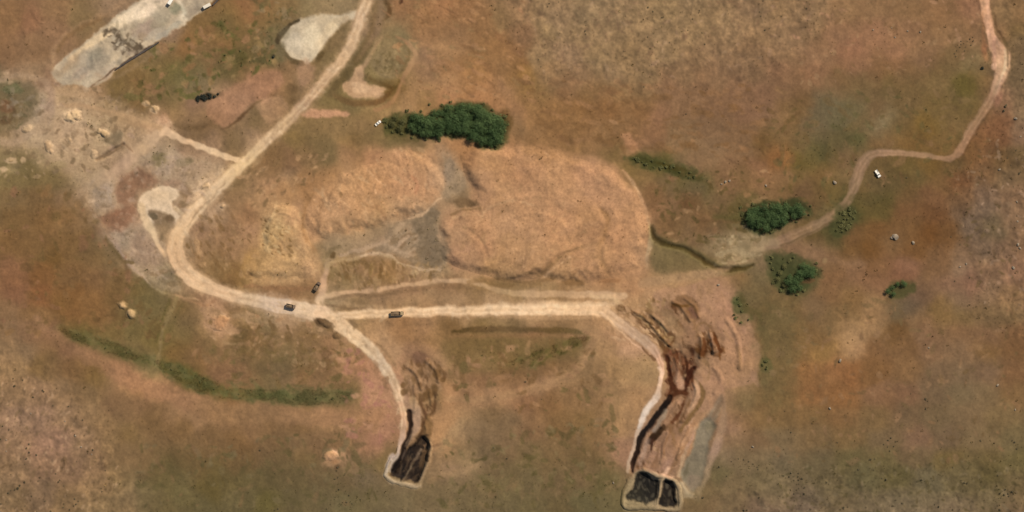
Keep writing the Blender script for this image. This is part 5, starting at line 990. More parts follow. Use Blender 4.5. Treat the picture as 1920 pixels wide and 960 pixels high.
def pickup(px, py, dx, dy, L, label, mat='white'):
    r = empty('pickup_truck', (wx(px), wy(py), ztop(px, py) + .02), place_rot(dx, dy), label, 'pickup truck')
    k = L / 5.2; Wd = 1.95 * k
    part('body', r, mat, lambda b: profile(b, [(-2.6*k,.45*k),(2.5*k,.45*k),(2.6*k,.75*k),(2.5*k,1.02*k),(1.2*k,1.12*k),(-.7*k,1.12*k),(-.72*k,.72*k),(-2.5*k,.72*k),(-2.6*k,1.05*k)], Wd, .05))
    for s in (-1, 1): part('bed_side', r, mat, lambda b: box(b, (-1.62*k, s*(Wd/2-.07*k), .93*k), (1.84*k, .1*k, .38*k), .02))
    part('cab', r, mat, lambda b: profile(b, [(-.75*k,1.1*k),(1.25*k,1.1*k),(.55*k,1.72*k),(-.6*k,1.75*k)], Wd*.88, .06))
    part('windscreen', r, 'glass', lambda b: profile(b, [(1.21*k,1.15*k),(1.27*k,1.15*k),(.66*k,1.69*k),(.60*k,1.69*k)], Wd*.78))
    part('rear_window', r, 'glass', lambda b: box(b, (-.71*k, 0, 1.43*k), (.05*k, Wd*.68, .4*k)))
    for s in (-1, 1): part('side_window', r, 'glass', lambda b: box(b, (.05*k, s*Wd*.441, 1.42*k), (1.0*k, .03*k, .36*k)))
    for s in (-1, 1):
        part('headlight', r, 'lamp', lambda b: box(b, (2.57*k, s*Wd*.36, .82*k), (.1*k, .36*k, .18*k), .02))
        wheel(r, 1.65*k, s*Wd*.46, .4*k, .26*k); wheel(r, -1.6*k, s*Wd*.46, .4*k, .26*k)
    return r
def dump_truck(px, py, dx, dy, L, Wd, label, cabmat, bedmat, loadmat='load'):
    r = empty('dump_truck', (wx(px), wy(py), ztop(px, py) + .02), place_rot(dx, dy), label, 'dump truck')
    part('chassis', r, 'dark_brown', lambda b: box(b, (0, 0, .95), (L*.96, Wd*.45, .35), .04))
    c = part('cab', r, cabmat, lambda b: profile(b, [(L*.26,.8),(L*.49,.8),(L*.5,1.7),(L*.46,2.7),(L*.27,2.75)], Wd*.92, .08))
    part('windscreen', c, 'glass', lambda b: profile(b, [(L*.497,1.75),(L*.507,1.75),(L*.468,2.6),(L*.458,2.6)], Wd*.78))
    bd = part('dump_bed', r, bedmat, lambda b: [profile(b, [(-L*.5,1.25),(L*.23,1.2),(L*.23,1.35),(-L*.5,1.4)], Wd),
        box(b, (-L*.13, Wd/2-.06, 1.95), (L*.73, .1, 1.15)), box(b, (-L*.13, -Wd/2+.06, 1.95), (L*.73, .1, 1.15)),
        box(b, (L*.235, 0, 2.1), (.12, Wd, 1.5)), box(b, (-L*.495, 0, 1.85), (.1, Wd-.26, .95))])
    def soil(b):
        n = 9
        vs = [[b.verts.new((-L*.47 + (L*.68)*i/(n-1), (-.5 + j/(n-1))*(Wd-.3), 1.7 + .75*math.sin(math.pi*i/(n-1))*math.sin(math.pi*j/(n-1)) + .12*random.uniform(-1,1))) for j in range(n)] for i in range(n)]
        for i in range(n-1):
            for j in range(n-1): b.faces.new((vs[i][j], vs[i+1][j], vs[i+1][j+1], vs[i][j+1]))
    part('soil_load', bd, loadmat, soil, True)
    for s in (-1, 1):
        part('headlight', r, 'lamp', lambda b: box(b, (L*.498, s*Wd*.34, 1.15), (.06, .34, .22), .02))
        for x in (L*.36, -L*.2, -L*.37): wheel(r, x, s*Wd*.43, .55, .42)
    return r

pickup(1645.5, 325.5, 7, 12, 5.9, 'white pickup truck parked on brown ground just east of the right hand track')
pickup(709, 231, 10, -8, 4.9, 'white pickup truck parked at the western tip of the dark tree grove')
dump_truck(545.5, 574, 19, 4, 7.0, 2.8, 'dark brown dump truck on the main road just west of the junction', 'brown', 'dark_brown')
dump_truck(595, 537, 8, -14, 6.8, 2.8, 'dark brown dump truck parked beside the short track going north from the junction', 'dark_brown', 'brown')
dump_truck(745, 587.5, 24, -1, 9.4, 3.0, 'long tan dump truck driving on the haul road east of the junction', 'tan', 'tan')

# shipping container and cabin on the gravel yard
def container(px, py, dx, dy, L, Wd, Hh, label, name, cat):
    r = empty(name, (wx(px), wy(py), ztop(px, py)), place_rot(dx, dy), label, cat)
    def body(b):
        n = 22; prof = []
        for i in range(n + 1):
            x = -L/2 + L * i / n; o = .05 if i % 2 else 0
            prof.append((x, o))
        for s in (-1, 1):
            lo = [b.verts.new((x, s*(Wd/2 - o), .15)) for x, o in prof]; hi = [b.verts.new((x, s*(Wd/2 - o), Hh)) for x, o in prof]
            for i in range(n): b.faces.new((lo[i], lo[i+1], hi[i+1], hi[i]))
        box(b, (0, 0, Hh + .03), (L, Wd, .08)); box(b, (0, 0, .1), (L, Wd, .12)); box(b, (-L/2 + .04, 0, Hh/2 + .1), (.06, Wd - .06, Hh - .2))
    part('body', r, 'cream' if name == 'shipping_container' else 'white', body)
    for s in (-1, 1):
        d = part('door', r, 'cream' if name == 'shipping_container' else 'white', lambda b: box(b, (L/2 - .02, s*Wd*.245, Hh/2 + .1), (.06, Wd*.46, Hh - .3), .01))
        part('handle', d, 'steel', lambda b: box(b, (L/2 + .04, s*.12, Hh*.5), (.05, .04, Hh*.7)))
    if name == 'site_cabin':
        for s in (-1, 1): part('window', r, 'glass', lambda b: box(b, (.4, s*(Wd/2 + .01), 1.6), (1.2, .05, .8)))
    return r
container(388.5, 11.5, 13, -6.5, 5.8, 2.3, 2.4, 'cream shipping container standing on the gravel yard against the wall added as shade', 'shipping_container', 'container')
container(321, 1.5, 10, -15, 6.4, 2.4, 2.6, 'bright white site cabin on the gravel yard, cut by the upper picture edge', 'site_cabin', 'cabin')

# added wall, coloured dark for the shade line along the yard's south-east edge
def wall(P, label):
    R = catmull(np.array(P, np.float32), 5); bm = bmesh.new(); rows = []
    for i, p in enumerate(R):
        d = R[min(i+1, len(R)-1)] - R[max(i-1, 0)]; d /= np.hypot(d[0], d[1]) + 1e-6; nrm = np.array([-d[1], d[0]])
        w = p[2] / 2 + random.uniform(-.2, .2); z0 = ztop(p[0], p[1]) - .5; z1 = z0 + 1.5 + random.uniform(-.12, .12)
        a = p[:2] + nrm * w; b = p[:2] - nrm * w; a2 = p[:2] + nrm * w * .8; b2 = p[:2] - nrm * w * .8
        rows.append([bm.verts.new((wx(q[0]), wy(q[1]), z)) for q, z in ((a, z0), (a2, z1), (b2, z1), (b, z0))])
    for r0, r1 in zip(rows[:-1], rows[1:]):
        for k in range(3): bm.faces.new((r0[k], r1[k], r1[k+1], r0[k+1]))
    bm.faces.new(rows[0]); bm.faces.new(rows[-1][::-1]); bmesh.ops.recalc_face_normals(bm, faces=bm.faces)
    tag(link('shade_line_wall', mesh_from('shade_line_wall', bm, MAT['shade_painted_stone'])), label, 'wall')
wall([(216,131,1.8),(235,118,3),(262,101,3.6),(285,87,3.2),(298,79,1.8)], 'long low wall added as the dark shade line along the south east edge of the gravel yard')
wall([(412,-4,3.2),(405,4,3.2),(399,10,2.2)], 'short low wall added as a dark shade line by the cream container at the upper picture edge')

# ------------------------------------------------------------------ trees
def leaf_quads(bm, c, r, n, size, up=.5, rnd=random):
    for _ in range(n):
        d = Vector((rnd.gauss(0, 1), rnd.gauss(0, 1), rnd.gauss(0, 1))).normalized() * (rnd.random() ** .4)
        p = Vector(c) + Vector((d.x * r[0], d.y * r[1], d.z * r[2]))
        nrm = (d + Vector((rnd.uniform(-.6, .6), rnd.uniform(-.6, .6), up + rnd.uniform(-.4, .6)))).normalized()
        t = nrm.orthogonal().normalized(); t.rotate(Matrix.Rotation(rnd.uniform(0, 6.28), 3, nrm)); b = nrm.cross(t)
        s = size * rnd.uniform(.6, 1.4)
        bm.faces.new([bm.verts.new(p + t * (s * i) + b * (s * .7 * j)) for i, j in ((-1, -.3), (0, -1), (1, .3), (0, 1))])
def tube(bm, pts, n=7):
    rings = []
    for i, (p, r) in enumerate(pts):
        p = Vector(p); d = (Vector(pts[min(i+1, len(pts)-1)][0]) - Vector(pts[max(i-1, 0)][0])).normalized()
        u = d.orthogonal().normalized(); v = d.cross(u)
        rings.append([bm.verts.new(p + u * (r * math.cos(6.2832*k/n)) + v * (r * math.sin(6.2832*k/n))) for k in range(n)])
    for a, b in zip(rings[:-1], rings[1:]):
        for k in range(n): bm.faces.new((a[k], a[(k+1) % n], b[(k+1) % n], b[k]))
TREE = []
for v in range(6):
    rn = random.Random(50 + v); Rc = 4.2; Ht = 6.5 + rn.uniform(-.6, .8)
    bt, bc = bmesh.new(), bmesh.new()
    tube(bt, [((0,0,-.4),.34),((.05,0,.6),.27),((.1*rn.uniform(-1,1),.1,Ht*.4),.2),((.2*rn.uniform(-1,1),.1,Ht*.85),.07)])
    for k in range(15):
        a = k * 2.4 + rn.uniform(-.4, .4); rr = Rc * (.25 + .68 * ((k + .5) / 15) ** .7) * rn.uniform(.75, 1.1); zz = Ht * (.82 - .42 * (rr / Rc) ** 1.6) + rn.uniform(-.5, .5)
        c = (rr * math.cos(a), rr * math.sin(a), zz)
        if k % 2 == 0: tube(bt, [((0, 0, Ht * .28 + .1 * k), .12), ((c[0]*.55, c[1]*.55, zz*.8), .07), (c, .03)], 5)
        s = rn.uniform(1.0, 2.1)
        leaf_quads(bc, c, (s * 1.15, s * 1.15, s * .8), 80, .22, .5, rn)
        leaf_quads(bc, c, (s * 1.7, s * 1.7, s * .9), 22, .2, .5, rn)
    leaf_quads(bc, (0, 0, Ht * .8), (1.6, 1.6, 1.2), 120, .28, .5, rn)
    TREE.append((mesh_from('trunk', bt, MAT['bark'], True), [mesh_from('crown', bc, MAT['leaf'])]))
    me2 = TREE[-1][1][0].copy(); me2.materials.clear(); me2.materials.append(MAT['leaf_olive']); TREE[-1][1].append(me2)
def tree(px, py, s, label, group, kind=0, cat='tree'):
    t = TREE[random.randrange(6)]
    r = empty('evergreen_tree' if kind == 0 else 'olive_tree', (wx(px), wy(py), ztop(px, py) - .05), random.uniform(0, 6.28), label, cat, group)
    r.scale = (s, s, s * random.uniform(.85, 1.1))
    link('trunk', t[0], None, r); link('crown', t[1][kind], None, r)
def inside(p, P):
    c = False; j = len(P) - 1
    for i in range(len(P)):
        if (P[i][1] > p[1]) != (P[j][1] > p[1]) and p[0] < (P[j][0]-P[i][0]) * (p[1]-P[i][1]) / (P[j][1]-P[i][1]) + P[i][0]: c = not c
        j = i
    return c
def scatter(P, n, dmin, tries=6000):
    xs = [p[0] for p in P]; ys = [p[1] for p in P]; out = []
    for _ in range(tries):
        p = (random.uniform(min(xs), max(xs)), random.uniform(min(ys), max(ys)))
        if inside(p, P) and all((p[0]-o[0])**2 + (p[1]-o[1])**2 > dmin*dmin for o in out):
            out.append(p)
        if len(out) >= n: break
    return out
GROVE = [(768,220),(800,222),(822,208),(838,202),(870,199),(898,200),(908,214),(930,220),(942,230),(940,256),(932,266),(914,268),(896,262),(884,252),(862,244),(836,246),(812,253),(792,250),(770,244)]
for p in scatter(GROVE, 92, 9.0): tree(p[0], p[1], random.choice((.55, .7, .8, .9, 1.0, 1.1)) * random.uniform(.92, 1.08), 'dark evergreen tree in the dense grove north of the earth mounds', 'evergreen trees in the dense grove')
for p in ((736,232),(742,222),(750,240),(756,228)): tree(p[0], p[1], random.uniform(.5, .7), 'small olive green tree in the thin western tail of the dense grove', 'olive trees at the tail of the grove', 1)
CL2 = [(1400,400),(1428,390),(1460,387),(1486,384),(1505,390),(1505,398),(1478,410),(1455,424),(1428,430),(1410,418)]
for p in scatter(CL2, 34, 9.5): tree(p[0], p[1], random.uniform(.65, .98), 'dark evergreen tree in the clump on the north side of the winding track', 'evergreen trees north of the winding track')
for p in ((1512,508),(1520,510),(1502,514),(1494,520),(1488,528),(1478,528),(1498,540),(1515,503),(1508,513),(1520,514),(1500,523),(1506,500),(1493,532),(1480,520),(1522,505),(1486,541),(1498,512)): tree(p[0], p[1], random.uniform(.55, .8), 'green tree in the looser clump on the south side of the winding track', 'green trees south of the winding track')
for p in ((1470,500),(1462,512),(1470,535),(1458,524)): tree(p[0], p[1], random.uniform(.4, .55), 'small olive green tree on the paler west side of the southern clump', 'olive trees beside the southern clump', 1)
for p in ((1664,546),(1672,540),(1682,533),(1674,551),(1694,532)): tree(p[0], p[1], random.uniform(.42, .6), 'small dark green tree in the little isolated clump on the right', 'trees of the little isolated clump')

# ------------------------------------------------------------------ shrubs
SHRUB = {}
for nm in ('scrub', 'black_scrub', 'leaf_olive'):
    SHRUB[nm] = []
    for v in range(4):
        rn = random.Random(90 + v); bm = bmesh.new()
        for k in range(5):
            a = rn.uniform(0, 6.28); rr = rn.uniform(.1, .55)
            c = (rr * math.cos(a), rr * math.sin(a), .35 + rn.uniform(0, .2)); leaf_quads(bm, c, (.42, .42, .36), 34, .13, .4, rn)
            tube(bm, [((0, 0, -.2), .05), (c, .015)], 4)
        SHRUB[nm].append(mesh_from('shrub', bm, MAT[nm]))
def shrub(px, py, r, label, group, mat='scrub', sy=1.0, rz=None):
    o = link('shrub', SHRUB[mat][random.randrange(4)])
    o.location = (wx(px), wy(py), ztop(px, py) - .05); rad = r * M
    o.rotation_euler = (0, 0, random.uniform(0, 6.28) if rz is None else rz); o.scale = (rad, rad * sy, min(rad, 1.6) * .95)
    return tag(o, label, 'shrub', group)
LB, GBt = 'dark brown shrub on the pale stony slope in the lower left corner', 'shrubs on the stony slope at lower left'
for x, y, r in ((28,724,5),(44,712,4),(26,710,4),(79,732,5),(82,735,4),(62,745,4),(5,798,4),(16,806,4),(30,816,2),(51,840,4),(56,832,4),(50,858,5),(55,848,4),(48,870,3),(70,852,5),(40,860,3),(33,915,6),(28,918,4),(38,909,4),(46,904,4),(15,925,5),(20,920,3),(140,935,4),(142,944,5),(138,949,4),(146,939,4),(118,951,4),(120,945,3),(110,904,4),(112,900,3),(120,910,3),(106,887,4),(173,843,5),(192,922,4),(190,915,3),(198,882,3),(145,865,3),(72,902,3),(2,822,4),(28,785,3),(2,945,4),(12,940,3),(95,958,4),(130,955,4),(48,948,3),(60,930,3),(70,958,3),(128,762,4),(100,760,3),(155,788,4),(20,890,3),(85,940,3)):
    shrub(x, y, r * .62, LB, GBt)
for p in scatter([(-20,690),(60,720),(130,820),(200,900),(240,975),(-20,975)], 0, 14): shrub(p[0], p[1], random.uniform(1.0, 2.0), LB, GBt)
LT, GT = 'small brown shrub scattered on the pale stony ground along the upper edge', 'shrubs on the stony ground at the top'
for x, y, r in ((1030,6,4),(1028,12,3),(1048,4,3),(1098,48,3),(1097,58,4),(1098,64,3),(1099,40,2),(1216,14,5),(1224,22,4),(1241,33,4),(1244,32,3),(1311,20,4),(1311,24,3),(1298,35,4),(1290,57,3),(1215,69,4),(1322,82,4),(1425,22,3),(1427,30,3),(1430,2,4),(1434,56,4),(1255,80,3),(1170,95,3),(1140,100,3),(1286,214,4),(1207,163,3),(1050,62,2),(1512,16,4),(1442,54,3),(1514,38,3),(1317,62,2),(1173,96,3),(1340,84,2),(1045,28,3),(1014,125,3),(1010,112,3),(1316,62,3),(1370,60,2),(1465,30,3)):
    shrub(x, y, r * .55, LT, GT)
for p in scatter([(980,-10),(1560,-10),(1480,120),(1250,150),(1010,140)], 0, 26): shrub(p[0], p[1], random.uniform(.8, 1.5), LT, GT)
LR, GR = 'dark shrub in the speckled cluster west of the far right road', 'shrubs in the cluster west of the far right road'
for p in scatter([(1784,105),(1795,82),(1810,70),(1830,68),(1830,92),(1812,98),(1795,108)], 16, 5): shrub(p[0], p[1], random.uniform(1.2, 2.2), LR, GR)
shrub(1841, 126, 6.0, 'round black shrub against the west edge of the far right road', None, 'black_scrub')
for x, y, r in ((1884,200,4),(1881,207,4),(1886,197,3)): shrub(x, y, r, 'dark brown shrub just east of the far right road bend', 'shrubs east of the far right road bend')
LE, GE = 'small dark shrub on the rough ground along the right edge', 'shrubs along the right edge'
for x, y, r in ((1783,445,4),(1800,459,3),(1911,325,5),(1915,322,3),(1905,282,3),(1890,296,3),(1914,284,3),(1896,310,3),(1872,300,3),(1818,520,3),(1790,527,3),(1908,380,3),(1907,405,3),(1904,372,2),(1900,350,3),(1818,522,3),(1700,332,4),(1918,240,3),(1903,460,2)):
    shrub(x, y, r * .6, LE, GE)
for p in scatter([(1870,225),(1935,215),(1935,560),(1880,540),(1850,320)], 0, 18): shrub(p[0], p[1], random.uniform(.8, 1.6), LE, GE)
LQ, GQ = 'dark olive shrub in the round cluster on the lower right slope', 'shrubs of the round cluster at lower right'
for p in scatter([(1464,888),(1480,882),(1505,884),(1514,905),(1510,925),(1498,934),(1484,920),(1472,902)], 17, 6): shrub(p[0], p[1], random.uniform(1.6, 3.0), LQ, GQ)
LS, GS = 'dark olive shrub dotted over the lower right slope', 'shrubs on the lower right slope'
for x, y, r in ((1660,898,6),(1654,897,3),(1632,862,5),(1640,860,3),(1610,880,4),(1604,884,3),(1728,900,4),(1720,903,3),(1550,905,4),(1582,952,5),(1576,955,3),(1590,951,3),(1692,944,4),(1680,938,3),(1688,930,2),(1759,950,5),(1752,946,3),(1735,748,5),(1740,752,3),(1736,766,4),(1665,826,4),(1671,820,4),(1657,833,3),(1668,846,4),(1676,838,4),(1679,828,3),(1664,838,3),(1903,830,5),(1898,826,3),(1906,841,4),(1838,826,4),(1808,903,6),(1814,906,4),(1802,900,3),(1874,926,5),(1882,929,6),(1890,924,5),(1898,922,5),(1885,918,4),(1876,934,3),(1892,930,4),(1870,892,4),(1786,876,3),(1520,955,3),(1786,956,4),(1875,955,5),(1870,948,3),(1625,952,3),(1570,830,3),(1484,810,4),(1707,738,3),(1770,810,3),(1471,771,3)):
    shrub(x, y, r * .62, LS, GS)
for p in scatter([(1440,890),(1930,870),(1930,975),(1440,975)], 0, 24): shrub(p[0], p[1], random.uniform(.9, 1.8), LS, GS)
LC, GC_ = 'small brown shrub on the olive ground left of the narrow black pit', 'shrubs on the olive ground left of the narrow pit'
for x, y, r in ((634,876,5),(630,882,3),(628,898,4),(634,895,3),(637,917,5),(631,921,3),(655,928,4),(650,941,4),(660,944,3),(675,937,4),(645,890,3),(521,955,4),(515,957,3),(487,844,4),(516,888,3),(648,888,3),(612,954,3),(620,946,3)): shrub(x, y, r * .6, LC, GC_)
LN, GN = 'small brown shrub between the two black lined pits', 'shrubs between the black lined pits'
for x, y, r in ((925,840,4),(951,860,4),(918,890,3),(985,715,4),(1015,748,3),(925,952,3),(1010,800,2),(1115,830,2)): shrub(x, y, r * .6, LN, GN)
LK, GK = 'dark shrub on the bushy ground just east of the clay basin', 'shrubs east of the clay basin'
for x, y, r in ((1350,875,5),(1346,878,3),(1318,934,5),(1394,957,6),(1402,957,4),(1420,876,3),(1422,880,3),(1395,862,3),(1404,865,3),(1412,870,3),(1372,866,3),(1385,860,3),(1424,932,4),(1362,893,3)): shrub(x, y, r * .62, LK, GK, 'scrub')
LD, GD = 'dark green shrub in the strip between the earth mound and the gully', 'green shrubs north of the gully'
for p in scatter([(1180,294),(1215,300),(1245,300),(1280,314),(1305,332),(1290,334),(1255,322),(1215,312)], 15, 6): shrub(p[0], p[1], random.uniform(2.2, 7.0), LD, GD, 'leaf_olive')
LW, GW = 'green shrub in the patch south of the winding track bend', 'green shrubs south of the winding track bend'
for p in scatter([(1580,392),(1600,392),(1604,408),(1592,426),(1575,444),(1562,438),(1568,420)], 15, 6): shrub(p[0], p[1], random.uniform(2.5, 8.0), LW, GW, 'leaf_olive')
LP, GP = 'green shrub beside the pink ground east of the diggings', 'green shrubs by the pink ground'
for x, y, r in ((1388,570,6),(1392,582,5),(1380,598,6),(1390,602,6),(1402,598,5),(1384,560,4),(1436,676,6),(1438,690,5),(1430,684,4),(1376,590,4)): shrub(x, y, r * .9, LP, GP, 'leaf_olive')
LX, GX_ = 'low black shrub in the long dark bush west of the pinkish flat', 'black shrubs west of the pinkish flat'
for x, y, r in ((371,185,8),(378,183,10),(386,182,9.5),(394,180,7.5),(401,179,6),(408,178,4.5)): shrub(x, y, r, LX, GX_, 'black_scrub')
shrub(510.5, 106, 5.5, 'single black shrub beside the pale loading patch', None, 'black_scrub')
LY, GY_ = 'olive shrub in the rough ground west of the pale loading patch', 'shrubs west of the pale loading patch'
for p in scatter([(418,95),(450,92),(500,100),(515,125),(480,135),(430,128)], 6, 14): shrub(p[0], p[1], random.uniform(1.6, 3.2), LY, GY_, 'leaf_olive')

LF, GF = 'low olive shrub at the ragged fringe of the dense tree grove', 'shrubs fringing the dense grove'
for x, y, r in ((724,226,6),(730,240,5),(764,206,4),(790,208,4),(806,198,5),(828,196,4),(846,192,4),(908,196,5),(922,206,5),(946,216,5),(951,232,6),(950,248,6),(944,266,6),(930,277,5),(902,274,5),(874,256,4),(846,254,4),(822,260,5),(800,262,5),(776,258,5),(756,252,5),(740,246,4)): shrub(x + random.uniform(-3, 3), y + random.uniform(-3, 3), r * random.uniform(.8, 1.4), LF, GF, 'leaf_olive')
LG, GG = 'small green shrub growing in the long grass strip at lower left', 'shrubs in the long grass strip'
for x, y in ((150,632),(196,648),(236,664),(318,690),(346,702),(372,716),(402,728),(444,742),(486,738),(520,740),(548,744),(590,742),(628,748)): shrub(x + random.uniform(-4, 4), y + random.uniform(-5, 5), random.uniform(1.6, 3.6), LG, GG, 'leaf_olive')
LH, GH_ = 'low olive shrub at the fringe of the tree clumps beside the winding track', 'shrubs fringing the clumps by the winding track'
for x, y, r in ((1392,392,4),(1388,404,4),(1412,386,4),(1444,380,4),(1474,378,4),(1500,378,4),(1518,390,4),(1516,402,4),(1490,416,4),(1450,436,4),(1410,428,4),(1396,418,5),(1444,490,4),(1448,506,5),(1452,528,5),(1466,546,5),(1494,550,4),(1510,540,5),(1526,522,4),(1534,508,5),(1528,496,4),(1486,486,4),(1448,482,4),(1478,488,4)): shrub(x + random.uniform(-3, 3), y + random.uniform(-3, 3), r * random.uniform(.8, 1.5), LH, GH_, 'leaf_olive')

# ------------------------------------------------------------------ boulders
BLD = []
for v in range(3):
    rn = random.Random(v); bm = bmesh.new(); bmesh.ops.create_icosphere(bm, subdivisions=3, radius=1)
    ks = [(Vector((rn.gauss(0,1), rn.gauss(0,1), rn.gauss(0,1))).normalized(), rn.uniform(.62, .95)) for _ in range(16)]
    for p in bm.verts:
        for n_, d_ in ks:
            e = p.co.dot(n_) - d_
            if e > 0: p.co -= n_ * e
        p.co.z = p.co.z * .7 + .25
    BLD.append(mesh_from('boulder', bm, MAT['rock']))
def boulder(px, py, r, label, group=None):
    o = link('boulder', BLD[random.randrange(3)]); o.location = (wx(px), wy(py), ztop(px, py)); o.rotation_euler = (0, 0, random.uniform(0, 6))
    o.scale = (r * M, r * M * random.uniform(.7, .95), r * M * .75); tag(o, label, 'boulder', group)
boulder(1565, 342, 4.5, 'cream boulder west of the white pickup truck, across the winding track')
for x, y, r in ((1678,444,7),(1672,446,4),(1712,455,4)): boulder(x, y, r, 'pale boulder in the loose row on brown ground south east of the winding track', 'boulders south east of the winding track')
for x, y, r in ((1900,502,5),(1909,459,5),(1913,465,4),(1908,415,3),(1905,222,5),(1914,256,3),(1874,318,4),(1903,768,3),(1870,722,4),(1907,378,3)): boulder(x, y, r * .75, 'pale boulder on the rough ground near the right edge', 'boulders near the right edge')
boulder(1556, 766, 3.2, 'small pale boulder alone on the orange soil of the lower right slope')
for x, y, r in ((1360,341,4),(1368,339,4),(1353,345,3),(1436,348,4),(1347,534,4)): boulder(x, y, r * .7, 'pale boulder among the scrub between the earth mound and the winding track', 'boulders between the earth mound and the track')
for x, y, r in ((1726,60,4),(1702,58,3),(1637,56,3),(1678,70,3),(1672,52,2)): boulder(x, y, r * .65, 'pale boulder on the reddish ground along the upper right edge', 'boulders on the reddish ground at the top')
for x, y, r in ((1741,652,2.5),(1575,676,5),(1800,500,3),(1812,495,3)): boulder(x, y, r * .8, 'tiny pale boulder on the brown slope right of the two isolated tree clumps', 'boulders on the brown slope')
for x, y, r in ((141,817,4),(152,838,4),(12,825,3),(12,846,3),(172,852,3),(58,775,3),(122,790,3)): boulder(x, y, r * .55, 'small pale boulder on the stony slope in the lower left corner', 'boulders on the stony slope at lower left')
for x, y, r in ((1150,905,2.5),(1412,838,3)): boulder(x, y, r, 'tiny pale boulder beside the black cells at the bottom edge', 'boulders beside the black cells')

# ------------------------------------------------------------------ grass tufts on the green strips
ys_, xs_ = np.nonzero(MASK['grass'] & (fbm(16, 402, 3) > -.25)); N = 12000
pick = rng.integers(0, len(xs_), N); jx = xs_[pick] - PAD + rng.uniform(-.5, .5, N); jy = ys_[pick] - PAD + rng.uniform(-.5, .5, N)
jz = sample(HT, jx.astype(np.float32), jy.astype(np.float32)); jc = sample(ALB, jx.astype(np.float32), jy.astype(np.float32))
K = 3
ang = rng.uniform(0, 6.2832, (N, K)); ln_ = rng.uniform(.18, .42, (N, K)); hh = rng.uniform(.15, .4, (N, K))
ox = rng.uniform(-.3, .3, (N, K)); oy = rng.uniform(-.3, .3, (N, K))
bxp = wx(jx)[:, None] + ox; byp = wy(jy)[:, None] + oy; bz = np.repeat(jz[:, None], K, 1)
ca, sa = np.cos(ang), np.sin(ang)
v0 = np.stack([bxp - sa * .07, byp + ca * .07, bz - .05], -1); v1 = np.stack([bxp + sa * .07, byp - ca * .07, bz - .05], -1)
v2 = np.stack([bxp + ca * ln_, byp + sa * ln_, bz + hh], -1)
co = np.stack([v0, v1, v2], 2).reshape(-1, 3).astype(np.float32); nt_ = N * K
me = bpy.data.meshes.new('grass'); me.vertices.add(nt_ * 3); me.vertices.foreach_set('co', co.ravel())
me.loops.add(nt_ * 3); me.loops.foreach_set('vertex_index', np.arange(nt_ * 3, dtype=np.int32)); me.polygons.add(nt_); me.polygons.foreach_set('loop_start', np.arange(0, nt_ * 3, 3, dtype=np.int32))
at = me.attributes.new('soil', 'FLOAT_COLOR', 'POINT')
at.data.foreach_set('color', np.concatenate([np.repeat(jc, K * 3, 0), np.ones((nt_ * 3, 1))], 1).astype(np.float32).ravel())
me.update(calc_edges=True); tag(link('grass', me, MAT['grass']), kind='stuff')

# ------------------------------------------------------------------ low dry scrub on all the open ground
dens = 0.35 + .5 * STONY + 0.5 * (C[..., 1] > C[..., 0] * .82)
for nm in ('road', 'track', 'gravel_yard', 'clearing', 'clay_basin', 'pit_cell', 'cell_one', 'cell_two'): dens[MASK[nm]] = 0
for P in (DIG_A, BERM_A, BERM_B, BASIN):
    w_, sd_ = poly_field(P, 8, 1.0); dens[w_][sd_ < 6] = 0
dens *= smooth(.5 + .9 * fbm(24, 401, 3)); cdf = np.cumsum(dens.ravel()); N = 9000
idx = np.searchsorted(cdf, rng.uniform(0, cdf[-1], N)); jx = (idx % W - PAD + rng.uniform(-.5, .5, N)).astype(np.float32); jy = (idx // W - PAD + rng.uniform(-.5, .5, N)).astype(np.float32)
jz = sample(HTOP, jx, jy); jc = sample(ALB, jx, jy) * rng.uniform(.75, 1.1, (N, 1)) * np.array([.95, 1.0, .9])
K = 7; rad = rng.uniform(.25, .75, (N, 1)) * (1 + (rng.random((N, 1)) > .93))
ang = rng.uniform(0, 6.2832, (N, K)); ca, sa = np.cos(ang), np.sin(ang); rr = rad * rng.uniform(.2, .9, (N, K)); hh = rad * rng.uniform(.2, .55, (N, K)); wd_ = rad * .28
cx0 = wx(jx)[:, None] + ca * rr * .4; cy0 = wy(jy)[:, None] + sa * rr * .4; z0 = jz[:, None] - .03
v0 = np.stack([cx0 - sa * wd_, cy0 + ca * wd_, z0 + 0 * hh], -1); v1 = np.stack([cx0 + sa * wd_, cy0 - ca * wd_, z0 + 0 * hh], -1)
v2 = np.stack([wx(jx)[:, None] + ca * rr + sa * wd_ * .6, wy(jy)[:, None] + sa * rr - ca * wd_ * .6, z0 + hh], -1); v3 = np.stack([wx(jx)[:, None] + ca * rr - sa * wd_ * .6, wy(jy)[:, None] + sa * rr + ca * wd_ * .6, z0 + hh], -1)
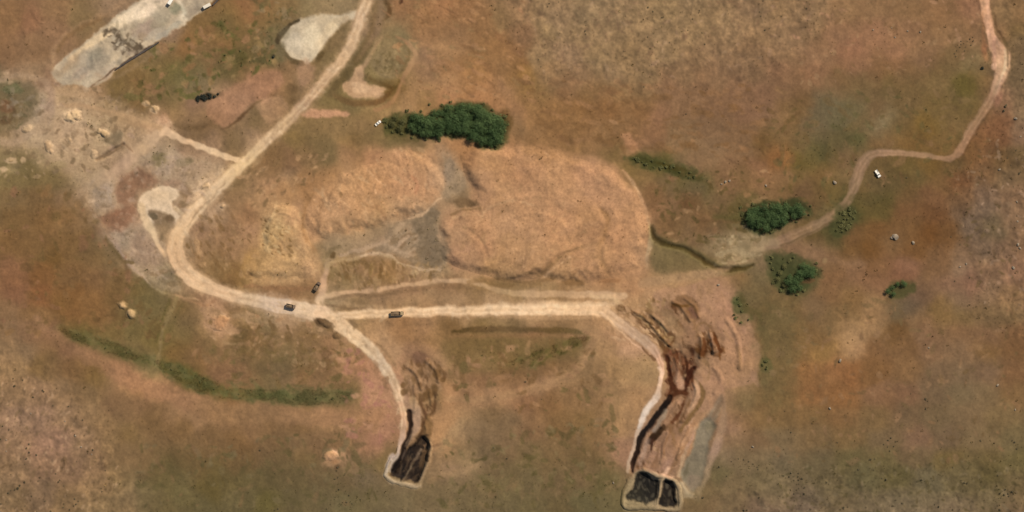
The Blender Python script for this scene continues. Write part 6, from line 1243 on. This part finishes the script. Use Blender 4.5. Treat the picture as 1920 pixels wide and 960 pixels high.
co = np.stack([v0, v1, v2, v3], 2).reshape(-1, 3).astype(np.float32); nq = N * K
me = bpy.data.meshes.new('scrub'); me.vertices.add(nq * 4); me.vertices.foreach_set('co', co.ravel())
me.loops.add(nq * 4); me.loops.foreach_set('vertex_index', np.arange(nq * 4, dtype=np.int32)); me.polygons.add(nq); me.polygons.foreach_set('loop_start', np.arange(0, nq * 4, 4, dtype=np.int32))
at = me.attributes.new('soil', 'FLOAT_COLOR', 'POINT')
at.data.foreach_set('color', np.concatenate([np.repeat(jc, K * 4, 0), np.ones((nq * 4, 1))], 1).astype(np.float32).ravel())
me.update(calc_edges=True); tag(link('scrub', me, MAT['grass']), kind='stuff')

# ------------------------------------------------------------------ light, sky, camera
EL, AZ = math.radians(42), math.radians(45)
sun = bpy.data.lights.new('sun', 'SUN'); sun.energy = 3.95; sun.angle = math.radians(.53); sun.color = (1.0, .96, .89)
so = bpy.data.objects.new('sun', sun); COL.objects.link(so)
sd_ = Vector((math.sin(AZ) * math.cos(EL), math.cos(AZ) * math.cos(EL), math.sin(EL)))
so.rotation_euler = (-sd_).to_track_quat('-Z', 'Y').to_euler(); so.location = sd_ * 900
wd = bpy.data.worlds.new('World'); S.world = wd; wd.use_nodes = True
nt = wd.node_tree; bg = nt.nodes['Background']; sky = nt.nodes.new('ShaderNodeTexSky'); sky.sky_type = 'NISHITA'; sky.sun_disc = False
sky.sun_elevation = EL; sky.sun_rotation = AZ; nt.links.new(sky.outputs[0], bg.inputs['Color']); bg.inputs['Strength'].default_value = .07
cam = bpy.data.cameras.new('camera'); co_ = bpy.data.objects.new('camera', cam); COL.objects.link(co_)
co_.location = (0, 0, 2000); co_.rotation_euler = (0, 0, 0)
cam.sensor_width = 36; cam.lens = 18 / (384.0 / 2000.0); cam.clip_start = 10; cam.clip_end = 40000
S.camera = co_
vs = S.view_settings; vs.view_transform = 'Standard'; vs.look = 'None'; vs.exposure = EXPOSURE; vs.gamma = 1; vs.use_curve_mapping = False
S.cycles.max_bounces = 4
